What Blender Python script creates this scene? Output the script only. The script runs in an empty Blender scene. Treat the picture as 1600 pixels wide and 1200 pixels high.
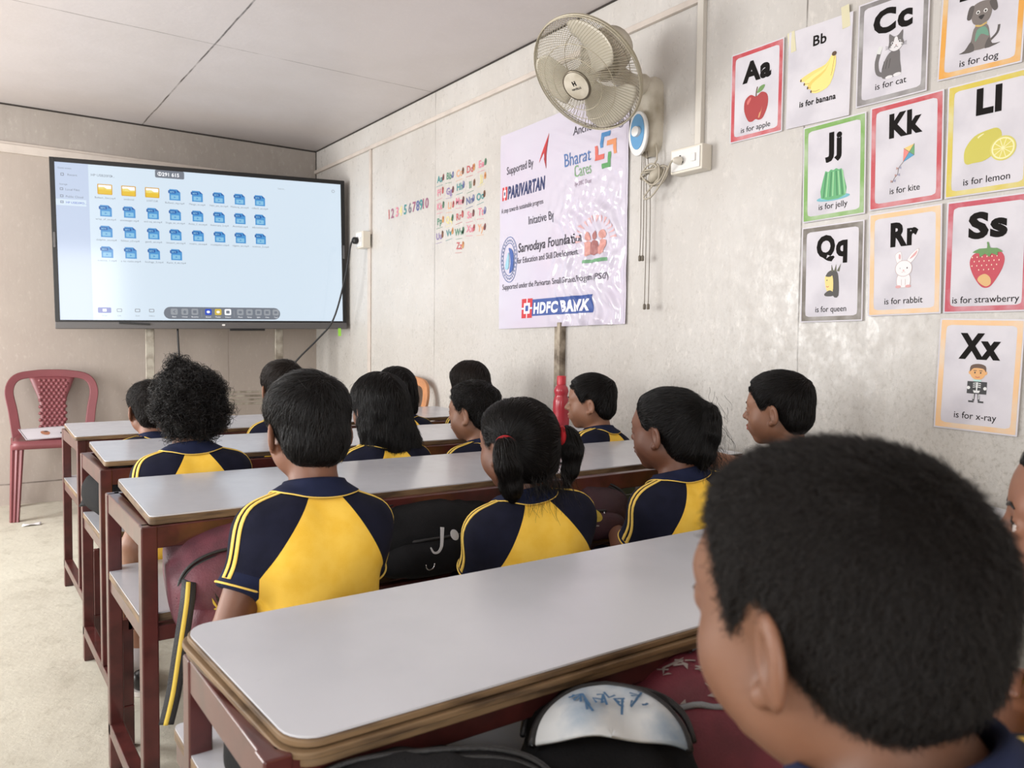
import bpy, math, random
import numpy as np
from mathutils import Vector, Matrix

# ------------------------------------------------------------------ camera, sky, lights, exposure
S = bpy.context.scene
COL = S.collection
PI = math.pi
random.seed(7)
RNG = np.random.default_rng(11)

CAM_M = ((0.81691, -0.57665, 0.01133), (0.01913, 0.04672, 0.99872), (0.57645, 0.81565, -0.0492))  # right, up, forward
cam_data = bpy.data.cameras.new('camera')
cam = bpy.data.objects.new('camera', cam_data)
COL.objects.link(cam)
r, u, f = [Vector(v) for v in CAM_M]
mw = Matrix((( r.x, u.x, -f.x, 0), (r.y, u.y, -f.y, 0), (r.z, u.z, -f.z, 1.0), (0, 0, 0, 1)))
cam.matrix_world = mw
cam_data.sensor_width = 36.0
cam_data.lens = 1246.0 / 1600 * 36.0
cam_data.clip_start = 0.05
cam_data.dof.use_dof = True
cam_data.dof.focus_distance = 2.3
cam_data.dof.aperture_fstop = 9.0
S.camera = cam

world = bpy.data.worlds.new('sky')
S.world = world
world.use_nodes = True
world.node_tree.nodes['Background'].inputs['Color'].default_value = (0.80, 0.88, 1.0, 1)
world.node_tree.nodes['Background'].inputs['Strength'].default_value = 1.0

def area_light(name, loc, direction, sx, sy, power, color=(1, 1, 1)):
    d = bpy.data.lights.new(name, 'AREA')
    d.shape = 'RECTANGLE'; d.size = sx; d.size_y = sy; d.energy = power; d.color = color
    o = bpy.data.objects.new(name, d); COL.objects.link(o)
    o.location = loc
    o.rotation_euler = Vector(direction).to_track_quat('-Z', 'Y').to_euler()
    return o
# daylight entering by the openings of the left wall and of the back wall
area_light('daylight_doorway', (-2.02, 4.15, 1.15), (1, 0, -0.12), 1.5, 1.9, 92, (1.0, 0.985, 0.96))
area_light('daylight_window', (-2.02, 1.55, 1.50), (1, 0, -0.06), 1.9, 1.15, 36, (1.0, 0.985, 0.96))
area_light('daylight_back', (-0.9, -1.92, 1.30), (0, 1, -0.05), 1.2, 1.9, 38, (1.0, 0.98, 0.95))

S.view_settings.view_transform = 'Standard'
S.view_settings.look = 'None'
S.view_settings.gamma = 1.0
S.view_settings.use_curve_mapping = False
S.view_settings.exposure = 0.57
try:
    S.cycles.use_denoising = True
    S.cycles.max_bounces = 8
    S.cycles.diffuse_bounces = 5
    S.cycles.glossy_bounces = 3
    S.cycles.transmission_bounces = 4
    S.cycles.caustics_reflective = False
    S.cycles.caustics_refractive = False
except Exception:
    pass

# ------------------------------------------------------------------ helpers
def lin(c):
    out = []
    for v in c[:3]:
        v = v / 255.0
        out.append(v / 12.92 if v <= 0.04045 else ((v + 0.055) / 1.055) ** 2.4)
    return (out[0], out[1], out[2], 1.0)

MATS = {}
def mat(name, rgb, rough=0.6, metal=0.0, var=0.0, scale=8.0, bump=0.0, bscale=60.0, spec=0.5, rgb2=None, stretch=None, emit=0.0, sss=0.0, coat=0.0, sheen=0.0):
    """principled material with procedural noise colour variation and bump, in object space"""
    if name in MATS:
        return MATS[name]
    m = bpy.data.materials.new(name); m.use_nodes = True
    nt = m.node_tree; b = nt.nodes['Principled BSDF']
    c = lin(rgb)
    b.inputs['Base Color'].default_value = c
    b.inputs['Roughness'].default_value = rough
    b.inputs['Metallic'].default_value = metal
    b.inputs['Specular IOR Level'].default_value = spec
    if coat: b.inputs['Coat Weight'].default_value = coat
    if sheen: b.inputs['Sheen Weight'].default_value = sheen
    if sss:
        b.inputs['Subsurface Weight'].default_value = sss
        b.inputs['Subsurface Radius'].default_value = (0.010, 0.004, 0.002)
        b.inputs['Subsurface Scale'].default_value = 1.0
    if emit:
        b.inputs['Emission Color'].default_value = c
        b.inputs['Emission Strength'].default_value = emit
    if var or bump:
        tc = nt.nodes.new('ShaderNodeTexCoord')
        mp = nt.nodes.new('ShaderNodeMapping')
        if stretch: mp.inputs['Scale'].default_value = stretch
        nt.links.new(tc.outputs['Object'], mp.inputs['Vector'])
    if var:
        n = nt.nodes.new('ShaderNodeTexNoise'); n.inputs['Scale'].default_value = scale; n.inputs['Detail'].default_value = 6
        nt.links.new(mp.outputs['Vector'], n.inputs['Vector'])
        mx = nt.nodes.new('ShaderNodeMix'); mx.data_type = 'RGBA'
        c2 = lin(rgb2) if rgb2 else tuple(v * (1 - var) for v in c[:3]) + (1,)
        mx.inputs[6].default_value = c; mx.inputs[7].default_value = c2
        rp = nt.nodes.new('ShaderNodeValToRGB')
        rp.color_ramp.elements[0].position = 0.42; rp.color_ramp.elements[1].position = 0.66
        nt.links.new(n.outputs['Fac'], rp.inputs['Fac'])
        nt.links.new(rp.outputs['Color'], mx.inputs[0])
        nt.links.new(mx.outputs[2], b.inputs['Base Color'])
        if emit: nt.links.new(mx.outputs[2], b.inputs['Emission Color'])
    if bump:
        n2 = nt.nodes.new('ShaderNodeTexNoise'); n2.inputs['Scale'].default_value = bscale; n2.inputs['Detail'].default_value = 4
        nt.links.new(mp.outputs['Vector'], n2.inputs['Vector'])
        bp = nt.nodes.new('ShaderNodeBump'); bp.inputs['Strength'].default_value = bump; bp.inputs['Distance'].default_value = 0.002
        nt.links.new(n2.outputs['Fac'], bp.inputs['Height'])
        nt.links.new(bp.outputs['Normal'], b.inputs['Normal'])
    MATS[name] = m
    return m

def tag(o, label=None, cat=None, group=None, kind=None):
    if label: o['label'] = label
    if cat: o['category'] = cat
    if group: o['group'] = group
    if kind: o['kind'] = kind
    return o

def thing(name, loc, label, cat, group=None):
    o = bpy.data.objects.new(name, None); COL.objects.link(o)
    o.empty_display_size = 0.1
    o.location = loc
    return tag(o, label, cat, group)

def world_loc(o):
    v = Vector((0, 0, 0))
    while o is not None:
        v = v + o.location; o = o.parent
    return v

class MB:
    """collects shapes given in world coordinates; build() makes ONE mesh object"""
    def __init__(s, T=None):
        s.v = []; s.f = []; s.m = []; s.T = T
    def add(s, vs, fs, m=0):
        b = len(s.v)
        if s.T is not None: vs = [s.T(p) for p in vs]
        s.v.extend([tuple(p) for p in vs])
        s.f.extend([tuple(i + b for i in q) for q in fs]); s.m.extend([m] * len(fs))
        return s
    def box(s, c, d, m=0, rz=0.0, R=None):
        x, y, z = d[0] / 2, d[1] / 2, d[2] / 2
        P = [Vector(p) for p in ((-x,-y,-z),(x,-y,-z),(x,y,-z),(-x,y,-z),(-x,-y,z),(x,-y,z),(x,y,z),(-x,y,z))]
        if R is None: R = Matrix.Rotation(rz, 3, 'Z')
        P = [R @ p + Vector(c) for p in P]
        return s.add(P, [(0,3,2,1),(4,5,6,7),(0,1,5,4),(1,2,6,5),(2,3,7,6),(3,0,4,7)], m)
    def span(s, a, b, m=0):
        return s.box([(a[i] + b[i]) / 2 for i in range(3)], [abs(b[i] - a[i]) for i in range(3)], m)
    def beam(s, p0, p1, w, h, m=0, up=(0, 0, 1)):
        p0, p1 = Vector(p0), Vector(p1); d = p1 - p0; L = d.length; d.normalize()
        a = Vector(up).cross(d)
        if a.length < 1e-4: a = Vector((1, 0, 0)).cross(d)
        a.normalize(); b = d.cross(a)
        R = Matrix((a, d, b)).transposed()
        return s.box((p0 + p1) / 2, (w, L, h), m, R=R)
    def tube(s, pts, r, n=8, m=0, cap=True, closed=False):
        pts = [Vector(p) for p in pts]; k = len(pts)
        rs = r if isinstance(r, (list, tuple)) else [r] * k
        vs = []; nrm = None
        for i in range(k):
            if closed: t = pts[(i + 1) % k] - pts[i - 1]
            else: t = pts[min(i + 1, k - 1)] - pts[max(i - 1, 0)]
            t.normalize()
            if nrm is None:
                nrm = t.orthogonal().normalized()
            else:
                nrm = nrm - t * nrm.dot(t)
                nrm = nrm.normalized() if nrm.length > 1e-6 else t.orthogonal().normalized()
            b = t.cross(nrm)
            for j in range(n):
                a = 2 * PI * j / n
                vs.append(pts[i] + (nrm * math.cos(a) + b * math.sin(a)) * rs[i])
        fs = []
        for i in range(k if closed else k - 1):
            i2 = (i + 1) % k
            for j in range(n):
                j2 = (j + 1) % n
                fs.append((i * n + j, i * n + j2, i2 * n + j2, i2 * n + j))
        if cap and not closed:
            fs.append(tuple(range(n - 1, -1, -1))); fs.append(tuple((k - 1) * n + j for j in range(n)))
        return s.add(vs, fs, m)
    def lathe(s, prof, c, n=24, m=0, axis=None, cap=True):
        """prof: (radius, height) along axis from c"""
        ax = Vector(axis or (0, 0, 1)).normalized(); a = ax.orthogonal().normalized(); b = ax.cross(a); c = Vector(c)
        vs = []; fs = []
        for (rr, h) in prof:
            for j in range(n):
                t = 2 * PI * j / n
                vs.append(c + ax * h + (a * math.cos(t) + b * math.sin(t)) * max(rr, 1e-5))
        for i in range(len(prof) - 1):
            for j in range(n):
                j2 = (j + 1) % n
                fs.append((i * n + j, i * n + j2, (i + 1) * n + j2, (i + 1) * n + j))
        if cap:
            fs.append(tuple(range(n - 1, -1, -1))); fs.append(tuple((len(prof) - 1) * n + j for j in range(n)))
        return s.add(vs, fs, m)
    def grid(s, fn, nu, nv, m=0, closed_u=False):
        vs = [fn(i / (nu - (0 if closed_u else 1)), j / (nv - 1)) for j in range(nv) for i in range(nu)]
        fs = []
        for j in range(nv - 1):
            for i in range(nu if closed_u else nu - 1):
                i2 = (i + 1) % nu
                fs.append((j * nu + i, j * nu + i2, (j + 1) * nu + i2, (j + 1) * nu + i))
        return s.add(vs, fs, m)
    def plate(s, poly, th, F, m=0):
        """flat polygon (u,v) with thickness th, F maps (u,v,w) to the world"""
        n = len(poly)
        vs = [F(u_, v_, 0) for u_, v_ in poly] + [F(u_, v_, th) for u_, v_ in poly]
        fs = [tuple(range(n - 1, -1, -1)), tuple(range(n, 2 * n))]
        for i in range(n):
            j = (i + 1) % n
            fs.append((i, j, n + j, n + i))
        return s.add(vs, fs, m)
    def build(s, name, mats, parent=None, smooth=False, bevel=0.0, seg=2, subsurf=0, solid=0.0, loc=None, autosmooth=None):
        off = world_loc(parent) if parent is not None else Vector(loc or (0, 0, 0))
        me = bpy.data.meshes.new(name)
        me.from_pydata([(p[0] - off.x, p[1] - off.y, p[2] - off.z) for p in s.v], [], s.f)
        if not isinstance(mats, (list, tuple)): mats = [mats]
        for m_ in mats: me.materials.append(m_)
        if len(mats) > 1: me.polygons.foreach_set('material_index', s.m)
        if smooth: me.polygons.foreach_set('use_smooth', [True] * len(me.polygons))
        me.update()
        o = bpy.data.objects.new(name, me); COL.objects.link(o)
        if parent is not None: o.parent = parent
        else: o.location = off
        if solid:
            md = o.modifiers.new('solid', 'SOLIDIFY'); md.thickness = solid; md.offset = 0
        if bevel:
            md = o.modifiers.new('bevel', 'BEVEL'); md.width = bevel; md.segments = seg; md.limit_method = 'ANGLE'; md.angle_limit = math.radians(40)
            me.polygons.foreach_set('use_smooth', [True] * len(me.polygons))
            md.harden_normals = True
        if subsurf:
            md = o.modifiers.new('sub', 'SUBSURF'); md.levels = subsurf; md.render_levels = subsurf
        if autosmooth:
            try: me.set_sharp_from_angle(angle=math.radians(autosmooth))
            except Exception: pass
        return o

def rrect(w, h, r, n=5, cx=0, cy=0):
    out = []
    for sx, sy, a0 in ((1, -1, -PI / 2), (1, 1, 0), (-1, 1, PI / 2), (-1, -1, PI)):
        for i in range(n + 1):
            a = a0 + (PI / 2) * i / n
            out.append((cx + sx * (w / 2 - r) + r * math.cos(a), cy + sy * (h / 2 - r) + r * math.sin(a)))
    return out
def ell(cx, cy, rx, ry, n=24, rot=0.0, a0=0.0, a1=2 * PI):
    out = []
    full = abs(a1 - a0 - 2 * PI) < 1e-6
    for i in range(n):
        a = a0 + (a1 - a0) * i / (n if full else n - 1)
        x, y = rx * math.cos(a), ry * math.sin(a)
        out.append((cx + x * math.cos(rot) - y * math.sin(rot), cy + x * math.sin(rot) + y * math.cos(rot)))
    return out
def spline(P, n=6, closed=True):
    out = []; k = len(P)
    for i in range(k if closed else k - 1):
        if closed: p0, p1, p2, p3 = P[i - 1], P[i], P[(i + 1) % k], P[(i + 2) % k]
        else: p0, p1, p2, p3 = P[max(i - 1, 0)], P[i], P[i + 1], P[min(i + 2, k - 1)]
        for j in range(n):
            t = j / n
            out.append(tuple(0.5 * ((2 * p1[q]) + (-p0[q] + p2[q]) * t + (2 * p0[q] - 5 * p1[q] + 4 * p2[q] - p3[q]) * t * t + (-p0[q] + 3 * p1[q] - 3 * p2[q] + p3[q]) * t ** 3) for q in range(len(p1))))
    if not closed: out.append(tuple(P[-1]))
    return out
def stroke(P, w):
    """polyline thickened to a polygon strip"""
    L = []; Rr = []
    for i in range(len(P)):
        a = P[max(i - 1, 0)]; b = P[min(i + 1, len(P) - 1)]
        dx, dy = b[0] - a[0], b[1] - a[1]; l = math.hypot(dx, dy) or 1
        ww = w[i] if isinstance(w, (list, tuple)) else w
        L.append((P[i][0] - dy / l * ww / 2, P[i][1] + dx / l * ww / 2)); Rr.append((P[i][0] + dy / l * ww / 2, P[i][1] - dx / l * ww / 2))
    return L, Rr

TEXT_CACHE = {}
def text_geo(txt, bold=0.0, shear=0.0):
    """(verts, faces, width) of a line of text of unit size, left-aligned at the origin"""
    key = (txt, bold, shear)
    if key in TEXT_CACHE: return TEXT_CACHE[key]
    cu = bpy.data.curves.new('text', 'FONT'); cu.body = txt; cu.size = 1.0; cu.offset = bold; cu.shear = shear; cu.resolution_u = 3
    cu.fill_mode = 'FRONT'
    if bold: cu.space_character = 1.0 + bold * 2.6
    o = bpy.data.objects.new('text', cu); COL.objects.link(o)
    dg = bpy.context.evaluated_depsgraph_get(); dg.update()
    me = bpy.data.meshes.new_from_object(o.evaluated_get(dg))
    vs = [(v.co.x, v.co.y) for v in me.vertices]; fs = [tuple(p.vertices) for p in me.polygons]
    bpy.data.objects.remove(o); bpy.data.curves.remove(cu); bpy.data.meshes.remove(me)
    x0 = min([v[0] for v in vs], default=0); x1 = max([v[0] for v in vs], default=1)
    TEXT_CACHE[key] = ([(x - x0, y) for x, y in vs], fs, x1 - x0)
    return TEXT_CACHE[key]
def put_text(mb, txt, u_, v_, size, F, w=0.0, align='C', width=None, bold=0.0, m=0, shear=0.0, rot=0.0):
    vs, fs, W_ = text_geo(txt, bold, shear)
    sx = sy = size
    if width: sx = width / W_
    off = {'C': -W_ / 2, 'L': 0, 'R': -W_}[align]
    c, s_ = math.cos(rot), math.sin(rot)
    P = []
    for x, y in vs:
        X, Y = (x + off) * sx, y * sy
        P.append(F(u_ + X * c - Y * s_, v_ + X * s_ + Y * c, w))
    mb.add(P, fs, m)

# ------------------------------------------------------------------ the room
WX, FY, CZ = 2.214, 5.635, 2.388      # right wall, front wall, ceiling
LX, BY = -1.9, -1.8                   # left wall, back wall

def wall_material(name, base, stain, lower=None, seams=(), axis='Y', rough=0.45, streak=True, grain=0.5, dots=None):
    """whitewashed plywood: broad stains, brush streaks, fine speckle, dark seam lines at fixed places"""
    m = bpy.data.materials.new(name); m.use_nodes = True
    nt = m.node_tree; N = nt.nodes; Lk = nt.links; b = N['Principled BSDF']
    b.inputs['Roughness'].default_value = rough
    tc = N.new('ShaderNodeTexCoord')
    def noise(scale, detail, st, rough_=0.6):
        mp = N.new('ShaderNodeMapping'); mp.inputs['Scale'].default_value = st
        Lk.new(tc.outputs['Object'], mp.inputs['Vector'])
        n = N.new('ShaderNodeTexNoise'); n.inputs['Scale'].default_value = scale; n.inputs['Detail'].default_value = detail; n.inputs['Roughness'].default_value = rough_
        Lk.new(mp.outputs['Vector'], n.inputs['Vector'])
        return n.outputs['Fac']
    def ramp(sock, a, bb):
        r_ = N.new('ShaderNodeMapRange'); r_.inputs[1].default_value = a; r_.inputs[2].default_value = bb
        Lk.new(sock, r_.inputs[0]); return r_.outputs[0]
    def mixc(fac, c1, c2):
        x = N.new('ShaderNodeMix'); x.data_type = 'RGBA'
        if hasattr(fac, 'node'): Lk.new(fac, x.inputs[0])
        else: x.inputs[0].default_value = fac
        for i, c in ((6, c1), (7, c2)):
            if hasattr(c, 'node'): Lk.new(c, x.inputs[i])
            else: x.inputs[i].default_value = c
        return x.outputs[2]
    def math_(op, a, b_=None):
        x = N.new('ShaderNodeMath'); x.operation = op
        for i, c in ((0, a), (1, b_)):
            if c is None: continue
            if hasattr(c, 'node'): Lk.new(c, x.inputs[i])
            else: x.inputs[i].default_value = c
        return x.outputs[0]
    col = mixc(math_('MULTIPLY', ramp(noise(1.6, 6, (1, 1, 1)), 0.42, 0.72), 0.8), lin(base), lin(stain))
    if streak:
        st = noise(14, 5, (2.2, 2.2, 0.25))
        col = mixc(math_('MULTIPLY', ramp(st, 0.5, 0.85), 0.35), col, lin(stain))
    sp = noise(170, 3, (1, 1, 0.6))
    spk = ramp(sp, 0.60, 0.74)
    sep = N.new('ShaderNodeSeparateXYZ'); Lk.new(tc.outputs['Object'], sep.inputs[0])
    if lower is not None:
        zl = ramp(math_('ADD', sep.outputs['Z'], math_('MULTIPLY', noise(2.3, 4, (1, 1, 1)), 0.7)), 1.75, 0.95)
        col = mixc(math_('MULTIPLY', zl, 0.55), col, lin(lower))
        dirt = math_('MULTIPLY', math_('MULTIPLY', ramp(noise(85, 7, (1, 1, 0.85), 0.8), 0.50, 0.66), zl), 0.55)
        col = mixc(dirt, col, lin((128, 120, 106)))
    col = mixc(math_('MULTIPLY', spk, 0.10 * grain * 2), col, lin((120, 112, 104)))
    wf = math_('MULTIPLY', ramp(noise(34, 7, (1.2, 1.2, 0.6), 0.8), 0.55, 0.68), 0.45 if lower is not None else 0.2)
    col = mixc(wf, col, lin((226, 221, 214)))
    if lower is not None:
        Lk.new(math_('ADD', 0.22, math_('MULTIPLY', ramp(noise(26, 6, (1, 1, 0.7), 0.75), 0.35, 0.7), 0.34)), b.inputs['Roughness'])
    # small dark chips
    ch = noise(9, 7, (1, 1, 0.8), 0.8)
    col = mixc(math_('MULTIPLY', ramp(ch, 0.735, 0.76), 0.55), col, lin((95, 86, 76)))
    wob = math_('MULTIPLY', math_('SUBTRACT', noise(3, 3, (1, 1, 1)), 0.5), 0.012)
    for ax, pos, wd, dark in seams:
        dd = math_('ABSOLUTE', math_('SUBTRACT', math_('ADD', sep.outputs[ax], wob), pos))
        ln = ramp(dd, wd, wd * 0.35)
        brk = ramp(noise(5, 5, (1, 1, 1)), 0.30, 0.55)
        col = mixc(math_('MULTIPLY', math_('MULTIPLY', ln, dark), brk), col, lin((70, 60, 52)))
    Lk.new(col, b.inputs['Base Color'])
    bp = N.new('ShaderNodeBump'); bp.inputs['Strength'].default_value = 0.35; bp.inputs['Distance'].default_value = 0.002
    hh = math_('ADD', noise(45, 6, (1, 1, 0.5)), math_('MULTIPLY', noise(4, 3, (1, 1, 1)), 1.5))
    Lk.new(hh, bp.inputs['Height']); Lk.new(bp.outputs['Normal'], b.inputs['Normal'])
    MATS[name] = m
    return m

m_right = wall_material('whitewashed_plywood_right', (202, 199, 195), (187, 182, 176), lower=(185, 182, 175),
                        seams=(('Y', 3.89, 0.004, 0.6), ('Y', 1.555, 0.004, 0.75), ('Z', 0.13, 0.004, 0.5)), rough=0.42)
m_front = wall_material('painted_plywood_front', (178, 167, 158), (166, 154, 146), seams=(('Z', 0.128, 0.005, 0.8), ('X', 1.58, 0.003, 0.5)), rough=0.5)
m_ceil = wall_material('painted_ceiling_board', (204, 198, 198), (193, 186, 184), seams=(('X', 1.045, 0.006, 0.95), ('Y', 3.92, 0.004, 0.75)), streak=False, rough=0.4)
m_plain = mat('dull_painted_board', (196, 184, 172), 0.7, var=0.12, scale=3)

def floor_material():
    m = bpy.data.materials.new('dusty_concrete'); m.use_nodes = True
    nt = m.node_tree; N = nt.nodes; Lk = nt.links; b = N['Principled BSDF']; b.inputs['Roughness'].default_value = 0.85
    tc = N.new('ShaderNodeTexCoord')
    def noise(s, d, r_=0.6, st=(1, 1, 1)):
        mp = N.new('ShaderNodeMapping'); mp.inputs['Scale'].default_value = st; Lk.new(tc.outputs['Object'], mp.inputs['Vector'])
        n = N.new('ShaderNodeTexNoise'); n.inputs['Scale'].default_value = s; n.inputs['Detail'].default_value = d; n.inputs['Roughness'].default_value = r_
        Lk.new(mp.outputs['Vector'], n.inputs['Vector']); return n.outputs['Fac']
    def mx(f, a, b_, c1, c2):
        r_ = N.new('ShaderNodeMapRange'); r_.inputs[1].default_value = a; r_.inputs[2].default_value = b_; Lk.new(f, r_.inputs[0])
        x = N.new('ShaderNodeMix'); x.data_type = 'RGBA'; Lk.new(r_.outputs[0], x.inputs[0])
        for i, c in ((6, c1), (7, c2)):
            if hasattr(c, 'node'): Lk.new(c, x.inputs[i])
            else: x.inputs[i].default_value = c
        return x.outputs[2]
    c = mx(noise(2.2, 8, 0.65), 0.35, 0.7, lin((203, 199, 184)), lin((188, 183, 168)))
    c = mx(noise(9, 8, 0.7, (1, 0.6, 1)), 0.52, 0.72, c, lin((172, 166, 150)))
    c = mx(noise(55, 8, 0.8), 0.58, 0.70, c, lin((126, 117, 102)))
    c = mx(noise(120, 3, 0.7), 0.66, 0.72, c, lin((205, 198, 180)))
    Lk.new(c, b.inputs['Base Color'])
    bp = N.new('ShaderNodeBump'); bp.inputs['Strength'].default_value = 0.6; bp.inputs['Distance'].default_value = 0.004
    Lk.new(noise(24, 8, 0.7), bp.inputs['Height']); Lk.new(bp.outputs['Normal'], b.inputs['Normal'])
    return m
m_floor = floor_material()

def struct(name, mb, m_, **k):
    return tag(mb.build(name, m_, **k), kind='structure')

struct('floor', MB().span((LX - .1, BY - .1, -0.12), (WX + .1, FY + .1, 0)), m_floor)
struct('ceiling', MB().span((LX - .1, BY - .1, CZ), (WX + .1, FY + .1, CZ + 0.1)), m_ceil)
struct('wall_right', MB().span((WX, BY - .1, 0), (WX + .1, FY + .1, CZ)), m_right)
struct('wall_front', MB().span((LX - .1, FY, 0), (WX, FY + .1, CZ)), m_front)
lw = MB()
for a, b_ in (((BY, 0), (0.55, CZ)), ((0.55, 0), (2.55, 0.9)), ((0.55, 2.1), (2.55, CZ)), ((2.55, 0), (3.4, CZ)), ((3.4, 2.12), (4.9, CZ)), ((4.9, 0), (FY, CZ))):
    lw.span((LX - .1, a[0], a[1]), (LX, b_[0], b_[1]))
struct('wall_left', lw, m_plain)
bw = MB()
for a, b_ in (((LX, 0), (-1.5, CZ)), ((-1.5, 2.25), (-0.3, CZ)), ((-1.5, 0), (-0.3, 0.3)), ((-0.3, 0), (WX, CZ))):
    bw.span((a[0], BY - .1, a[1]), (b_[0], BY, b_[1]))
struct('wall_back', bw, m_plain)

m_trim = mat('trim_paint', (205, 195, 186), 0.45, var=0.1, scale=12, bump=0.1)
m_dark = mat('dark_gap', (48, 42, 38), 0.8)
m_pvc = mat('conduit_plastic', (214, 209, 200), 0.4, var=0.06, scale=6)
# shallow cover strips
struct('trim_1', MB().span((LX, FY - 0.022, 2.100), (WX, FY, 2.150)).span((LX, FY - 0.012, 2.150), (WX, FY, 2.166)), m_trim, bevel=0.003)
struct('trim_2', MB().span((WX - 0.018, BY, 2.222), (WX, FY, 2.246)), m_trim, bevel=0.003)
struct('trim_3', MB().span((WX - 0.014, 4.690, 1.69), (WX, 4.712, 2.222)), m_trim, bevel=0.003)
struct('gap_shade', MB().span((LX, FY - 0.006, CZ - 0.010), (WX, FY, CZ)).span((WX - 0.005, BY, CZ - 0.007), (WX, FY, CZ)).span((WX - 0.006, FY - 0.006, 2.15), (WX, FY, CZ)), m_dark)  # no cover strip: dark colour drawn for the shade in the open joints
struct('trim_5', MB().span((WX - 0.022, 1.962, 1.70), (WX, 1.990, CZ)), m_pvc, bevel=0.003)
struct('trim_6', MB().span((WX - 0.010, 4.700, 0.0), (WX, 4.740, 1.62)), m_trim, bevel=0.003)
m_pole = mat('weathered_steel', (172, 161, 144), 0.5, 0.35, var=0.35, scale=14, rgb2=(96, 84, 72))
struct('trim_7', MB().span((WX - 0.008, 2.728, 0), (WX, 2.800, 1.10)).span((WX - 0.035, 2.728, 0), (WX - 0.008, 2.748, 1.10)), m_pole, bevel=0.002)
struct('trim_8', MB().span((LX, FY - 0.004, 2.166), (WX - .006, FY, CZ - 0.010)), wall_material('unpainted_header_board', (166, 158, 151), (140, 132, 124), rough=0.6))
struct('baseboard_front', MB().span((LX, FY - 0.008, 0.0), (WX, FY, 0.128)), m_front)
# ------------------------------------------------------------------ school desks
def laminate():
    m = mat('white_laminate', (198, 200, 207), 0.22, var=0.05, scale=4, rgb2=(190, 192, 199), bump=0.03, bscale=30)
    nt = m.node_tree; b = nt.nodes['Principled BSDF']
    tc = nt.nodes.new('ShaderNodeTexCoord'); n = nt.nodes.new('ShaderNodeTexNoise'); n.inputs['Scale'].default_value = 22; n.inputs['Detail'].default_value = 9; n.inputs['Roughness'].default_value = 0.75
    nt.links.new(tc.outputs['Object'], n.inputs['Vector'])
    r_ = nt.nodes.new('ShaderNodeMapRange'); r_.inputs[1].default_value = 0.69; r_.inputs[2].default_value = 0.74
    nt.links.new(n.outputs['Fac'], r_.inputs[0])
    x = nt.nodes.new('ShaderNodeMix'); x.data_type = 'RGBA'
    src = b.inputs['Base Color'].links[0].from_socket
    q = nt.nodes.new('ShaderNodeMath'); q.operation = 'MULTIPLY'; q.inputs[1].default_value = 0.16; nt.links.new(r_.outputs[0], q.inputs[0])
    nt.links.new(q.outputs[0], x.inputs[0]); nt.links.new(src, x.inputs[6]); x.inputs[7].default_value = lin((120, 116, 126))
    nt.links.new(x.outputs[2], b.inputs['Base Color'])
    r2 = nt.nodes.new('ShaderNodeMapRange'); r2.inputs[1].default_value = 0.3; r2.inputs[2].default_value = 0.7; r2.inputs[3].default_value = 0.20; r2.inputs[4].default_value = 0.27
    nt.links.new(n.outputs['Fac'], r2.inputs[0]); nt.links.new(r2.outputs[0], b.inputs['Roughness'])
    return m
m_lam = laminate()
m_ply = mat('worn_plywood_edge', (122, 98, 70), 0.6, var=0.5, scale=30, rgb2=(74, 56, 38), stretch=(0.4, 0.4, 3), bump=0.3, bscale=50)
m_frame = mat('maroon_steel_paint', (84, 40, 38), 0.28, var=0.35, scale=18, rgb2=(62, 30, 28), bump=0.10, bscale=26, spec=0.5, coat=0.25)
m_ink = mat('blue_ink_mark', (92, 92, 150), 0.5)

def quad_pt(C, u_, v_):
    """bilinear point of a desk top: C = far-left, far-right, near-left, near-right"""
    a = Vector(C[0]).lerp(Vector(C[1]), u_); b = Vector(C[2]).lerp(Vector(C[3]), u_)
    return a.lerp(b, v_)

def slab(mb_top, mb_edge, C, th, rad, lip=False):
    """rounded slab: thin laminate sheet above a plywood core; every corner point from the bilinear patch"""
    L = (Vector(C[1]) - Vector(C[0])).length; Dp = (Vector(C[2]) - Vector(C[0])).length
    P = rrect(L, Dp, rad, 6, L / 2, Dp / 2)
    def F(grow):
        def g(x, y, w):
            uu = (x - L / 2) * (1 + 2 * grow / L) / L + 0.5; vv = (y - Dp / 2) * (1 + 2 * grow / Dp) / Dp + 0.5
            p = quad_pt(C, uu, vv); p.z += w; return p
        return g
    P = P[::-1]
    g0 = F(0.0)
    mb_top.plate(P, 0.0025, lambda x, y, w: g0(x, y, w - 0.0025))
    lay = [(0.001, -0.0025, -th)] if not lip else [(0.003, -0.0028, -th * 0.36), (0.008, -th * 0.40, -th * 0.66), (0.004, -th * 0.70, -th)]
    for gr, z1, z0 in lay:
        g = F(gr)
        mb_edge.plate(P, z1 - z0, lambda x, y, w, g=g, z0=z0: g(x, y, w + z0))

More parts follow.
